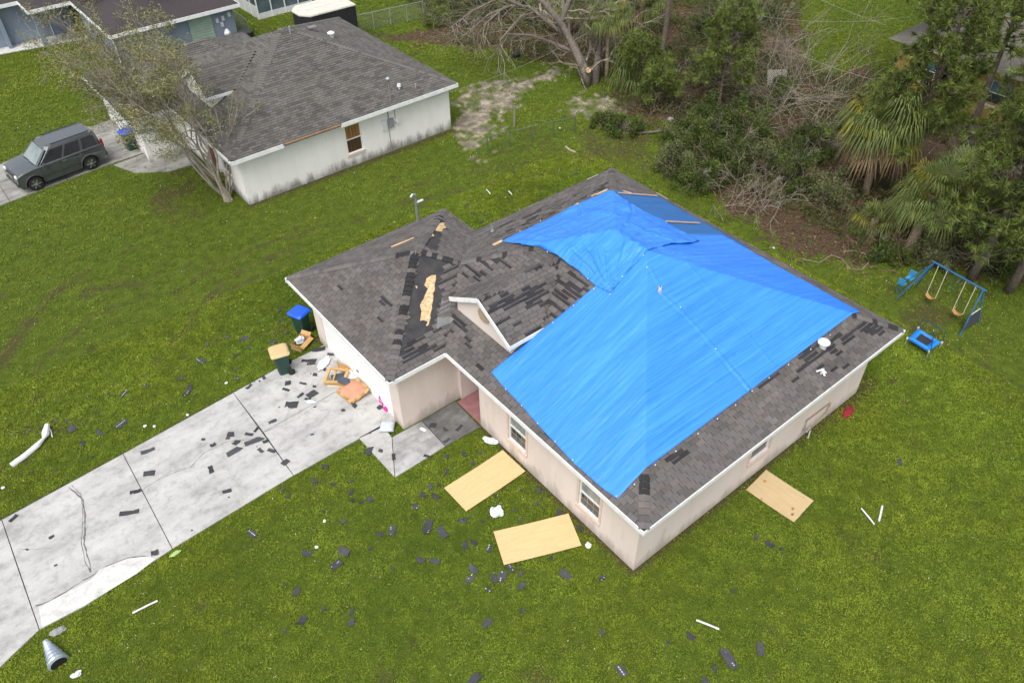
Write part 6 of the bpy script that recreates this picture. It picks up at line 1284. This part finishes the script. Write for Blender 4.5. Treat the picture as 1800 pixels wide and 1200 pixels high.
for px, h, wd, lb_ in (((790, 40), 2.6, 2., 'grey green bush at the end of the chain link fence'), ((840, 20), 3., 2.4, 'olive bush left of the oak branches'), ((900, 22), 2.6, 2.2, 'dark olive bush behind the bare oak limbs'), ((960, 45), 2.2, 1.8, 'brownish bush right behind the oak trunk'), ((770, 0), 3.2, 2.4, 'tall grey green bush at the top edge')): bush('bush', lb_, 'bush', px, h, wd, LO, int(6000*wd), .095, clumps=int(24*wd), group='bushes behind the oak')
# dead vine tangles and brush: bare branching masses, each a plant of its own
def tangle(label, px, n, h, spread, m=TWIG, rr=.02, name='dead_branches', lean=(0, 0), depth=2):
    t = thing(name, label, 'brush', at(*px), 0, 'dead brush of the thicket'); segs = []; tips = []
    for i in range(n): a = rng.uniform(0, 2*pi); grow((spread*rng.normal(0, .45), spread*rng.normal(0, .45), 0), (cos(a)*.6+lean[0], sin(a)*.6+lean[1], rng.uniform(.2, 1.1)), h*rng.uniform(.6, 1.1), rr*rng.uniform(.6, 1.3), depth, segs, tips, .55, -.05, 2, .66, .16, .007)
    segmesh('branches', segs, m, t, 3); return t
for px, n, h, sp, m, lb_ in (((1350, 200), 34, 2.4, 1.6, TWIG, 'grey dead vine tangle in the middle of the thicket'), ((1400, 150), 30, 2.6, 1.5, TWIG, 'tall pale dead vines right of the lattice'), ((1440, 240), 26, 2.4, 1.4, TWIG, 'dead vines leaning beside the left fan palm'), ((1300, 360), 20, 1.2, 1.2, TWIG, 'bare branches in the dark brush cave'), ((1360, 365), 18, 1.1, 1.0, TWIG, 'bare branches on the litter in front of the shrubs'), ((1150, 225), 18, 1.2, 1.4, RTW, 'reddish fallen twigs on the litter left of the shrubs'), ((1190, 190), 16, 1.5, 1.4, RTW, 'reddish twigs below the straight pine'), ((1470, 410), 20, 1.1, 1.2, RTW, 'brown twigs under the left fan palm'),
      ((1560, 440), 20, 1.0, 1.3, RTW, 'brown twigs between the palm trunks'), ((1680, 440), 18, 1.2, 1.3, TWIG, 'bare branches behind the swing set'), ((1230, 150), 22, 2.2, 1.5, RTW, 'brown bare brush behind the log'), ((1310, 110), 26, 2.6, 1.8, TWIG, 'bare brush under the young pine'), ((1060, 100), 16, 1.8, 1.0, RTW, 'brown brush behind the oak trunks'), ((1730, 330), 18, 1.8, 1.5, TWIG, 'bare brush below the right pines'), ((1620, 300), 18, 1.8, 1.5, TWIG, 'bare brush behind the thick palm'), ((1500, 330), 14, 1.8, 1.1, RTW, 'brown brush under the large fan palm'), ((860, 80), 20, .6, 2.2, RTW, 'low twiggy brush on the litter left of the oak'), ((960, 85), 18, .8, 1.5, RTW, 'low brown brush under the oak limbs'), ((1750, 230), 14, 2., 1.5, TWIG, 'bare brush in front of the ochre house')): tangle(lb_, px, n, h, sp, m)
# leaf litter and fallen twigs
def litter():
    k = 150000; x = rng.uniform(8, 62, k); y = rng.uniform(-4, 60, k); sa, li, br = masks(x, y); ok = (li > .5) | ((fbm(x+.5, y, 1.3, 3) > .5) & (masks(x+.8, y+.8)[1] > .5)); x, y = x[ok], y[ok]; n = len(x); z = rng.uniform(.005, .05, n); d = unit(n, -.15, .35); s = np.cross(d, unit(n)); s /= np.linalg.norm(s, axis=1)[:, None]; L = rng.uniform(.06, .3, (n, 1)); W = np.where(rng.random((n, 1)) < .5, .02, L*.35); P = np.stack([x, y, z], -1)
    T = np.stack([P-s*W/2, P+s*W/2, P+d*L], 1); T[:, :, 2] = np.maximum(T[:, :, 2], .004); c = np.array([[.1, .06, .035]])*rng.uniform(.4, 2.4, (n, 1)); g = rng.random((n, 1)) < .22; c = np.where(g, np.array([[.04, .08, .012]])*rng.uniform(.6, 1.6, (n, 1)), c)
    m, t, nn, l, p = ntree('litter'); a = nn.new('ShaderNodeAttribute'); a.attribute_name = 'tint'; l.new(a.outputs['Color'], p.inputs['Base Color']); p.inputs['Roughness'].default_value = .9
    tag(tris('leaf_litter', T, m, None, c), 'brown leaf litter and twigs on the ground of the thicket', 'leaf litter', None, 'stuff'); print('litter', n)
litter()
def undergrowth():
    k = 60000; x = rng.uniform(14, 50, k); y = rng.uniform(-2, 36, k); sa, li, br = masks(x, y); nz = fbm(x, y, 2.2, 101); ok = (li > .5) & (nz > .43) & (segd(x, y, at(1280, 350), at(1440, 440)) > 1.3); x, y = x[ok], y[ok]; h = (fbm(x, y, 1.1, 104)*.8)
    T, tt = leaves(np.stack([x, y, h*rng.random(len(x))+.03], -1), .15, 5, .11); tag(tris('undergrowth', T, LG, None, tt), 'low green undergrowth between the shrubs', 'undergrowth', None, 'stuff'); print('under', len(T))
undergrowth()
# lattice panels, log, vine coil
LAT = mat('white_lattice', (.5, .48, .44), (.38, .36, .33), 6, .7)
def lattice(label, px, w_, h, tilt, rz, z=.1, par='lattice_panel'):
    t = thing(par, label, 'lattice', tuple(at(*px, 0))[:2]+(z,), rz); q = MB(); s = -h
    for k in range(int((w_+h)/.13)+1):
        a = -h+k*.13
        for dr in (1, -1):
            x0, z0, x1, z1 = a, 0., a+h, h
            if x0 < 0: z0 = -x0; x0 = 0.
            if x1 > w_: z1 = h-(x1-w_); x1 = w_
            if x1-x0 < .05: continue
            if dr < 0: x0, x1 = w_-x0, w_-x1
            b = MB(); y = .006*dr; b.bar((x0, y+z0*tilt, z0*(1-abs(tilt)*.3)), (x1, y+z1*tilt, z1*(1-abs(tilt)*.3)), .01, .035); b.build('lath', LAT, t)
    return t
lattice('broken white lattice panel leaning behind the swing set', (1722, 462), .9, .6, .7, radians(-50)); lattice('white lattice piece behind the leaning pine trunk', (1700, 420), .5, .8, .3, radians(-60)); lattice('white lattice panel standing among the dead vines', (1345, 165), 1.1, .9, .5, radians(-40), .5)
t = thing('fallen_log', 'fallen bare trunk lying in the litter below the straight pine', 'log', at(1120, 236)); O = np.array(at(1120, 236)); q = MB(); q.tube([tuple(PT3(1120, 234, .12)), tuple(PT3(1160, 231, .14)), tuple(PT3(1205, 226, .12))], [.06, .05, .04], 7); q.build('trunk', BARK, t)
t = thing('vine_coil', 'looped dry vine lying on the grass edge behind the roof', 'vine', at(1480, 440)); O = np.array(at(1480, 440)); q = MB(); q.tube([tuple(PT3(u, v, .05)) for u, v in ((1410, 455), (1440, 462), (1462, 448), (1480, 455), (1495, 473), (1515, 474), (1528, 460), (1520, 446), (1500, 440), (1485, 442))], .025, 5); q.build('stem', TWIG, t)
t = thing('tree_stump', 'short pale sawn stump left of the thick palm trunk', 'stump', at(1550, 432)); q = MB(); q.tube([(0, 0, 0), (0, 0, .55)], [.13, .11], 10); q.build('trunk', TWIG, t)
t = thing('curved_branch', 'curved pale bare branch arching over the broken lattice', 'branch', at(1750, 470)); O = np.array(at(1750, 470)); q = MB(); q.tube([tuple(PT3(u, v, z)) for u, v, z in ((1738, 398, 1.0), (1750, 410, .9), (1756, 430, .7), (1752, 450, .4), (1746, 462, .1))], .03, 6); q.build('stem', TWIG, t)
crumple('old_tyre', 'small round grey stone on the litter beside the log', 'stone', at(1178, 212), .16, .16, .16, CONCW, 50)
crumple('dark_rock', 'dark rock lying on the litter in front of the oak branches', 'rock', at(907, 100), .3, .25, .25, mat('dark_stone', (.03, .035, .04), None, 6, .8), 51)

print('TRIS', sum(len(m.loops)-2*len(m.polygons) for m in bpy.data.meshes))
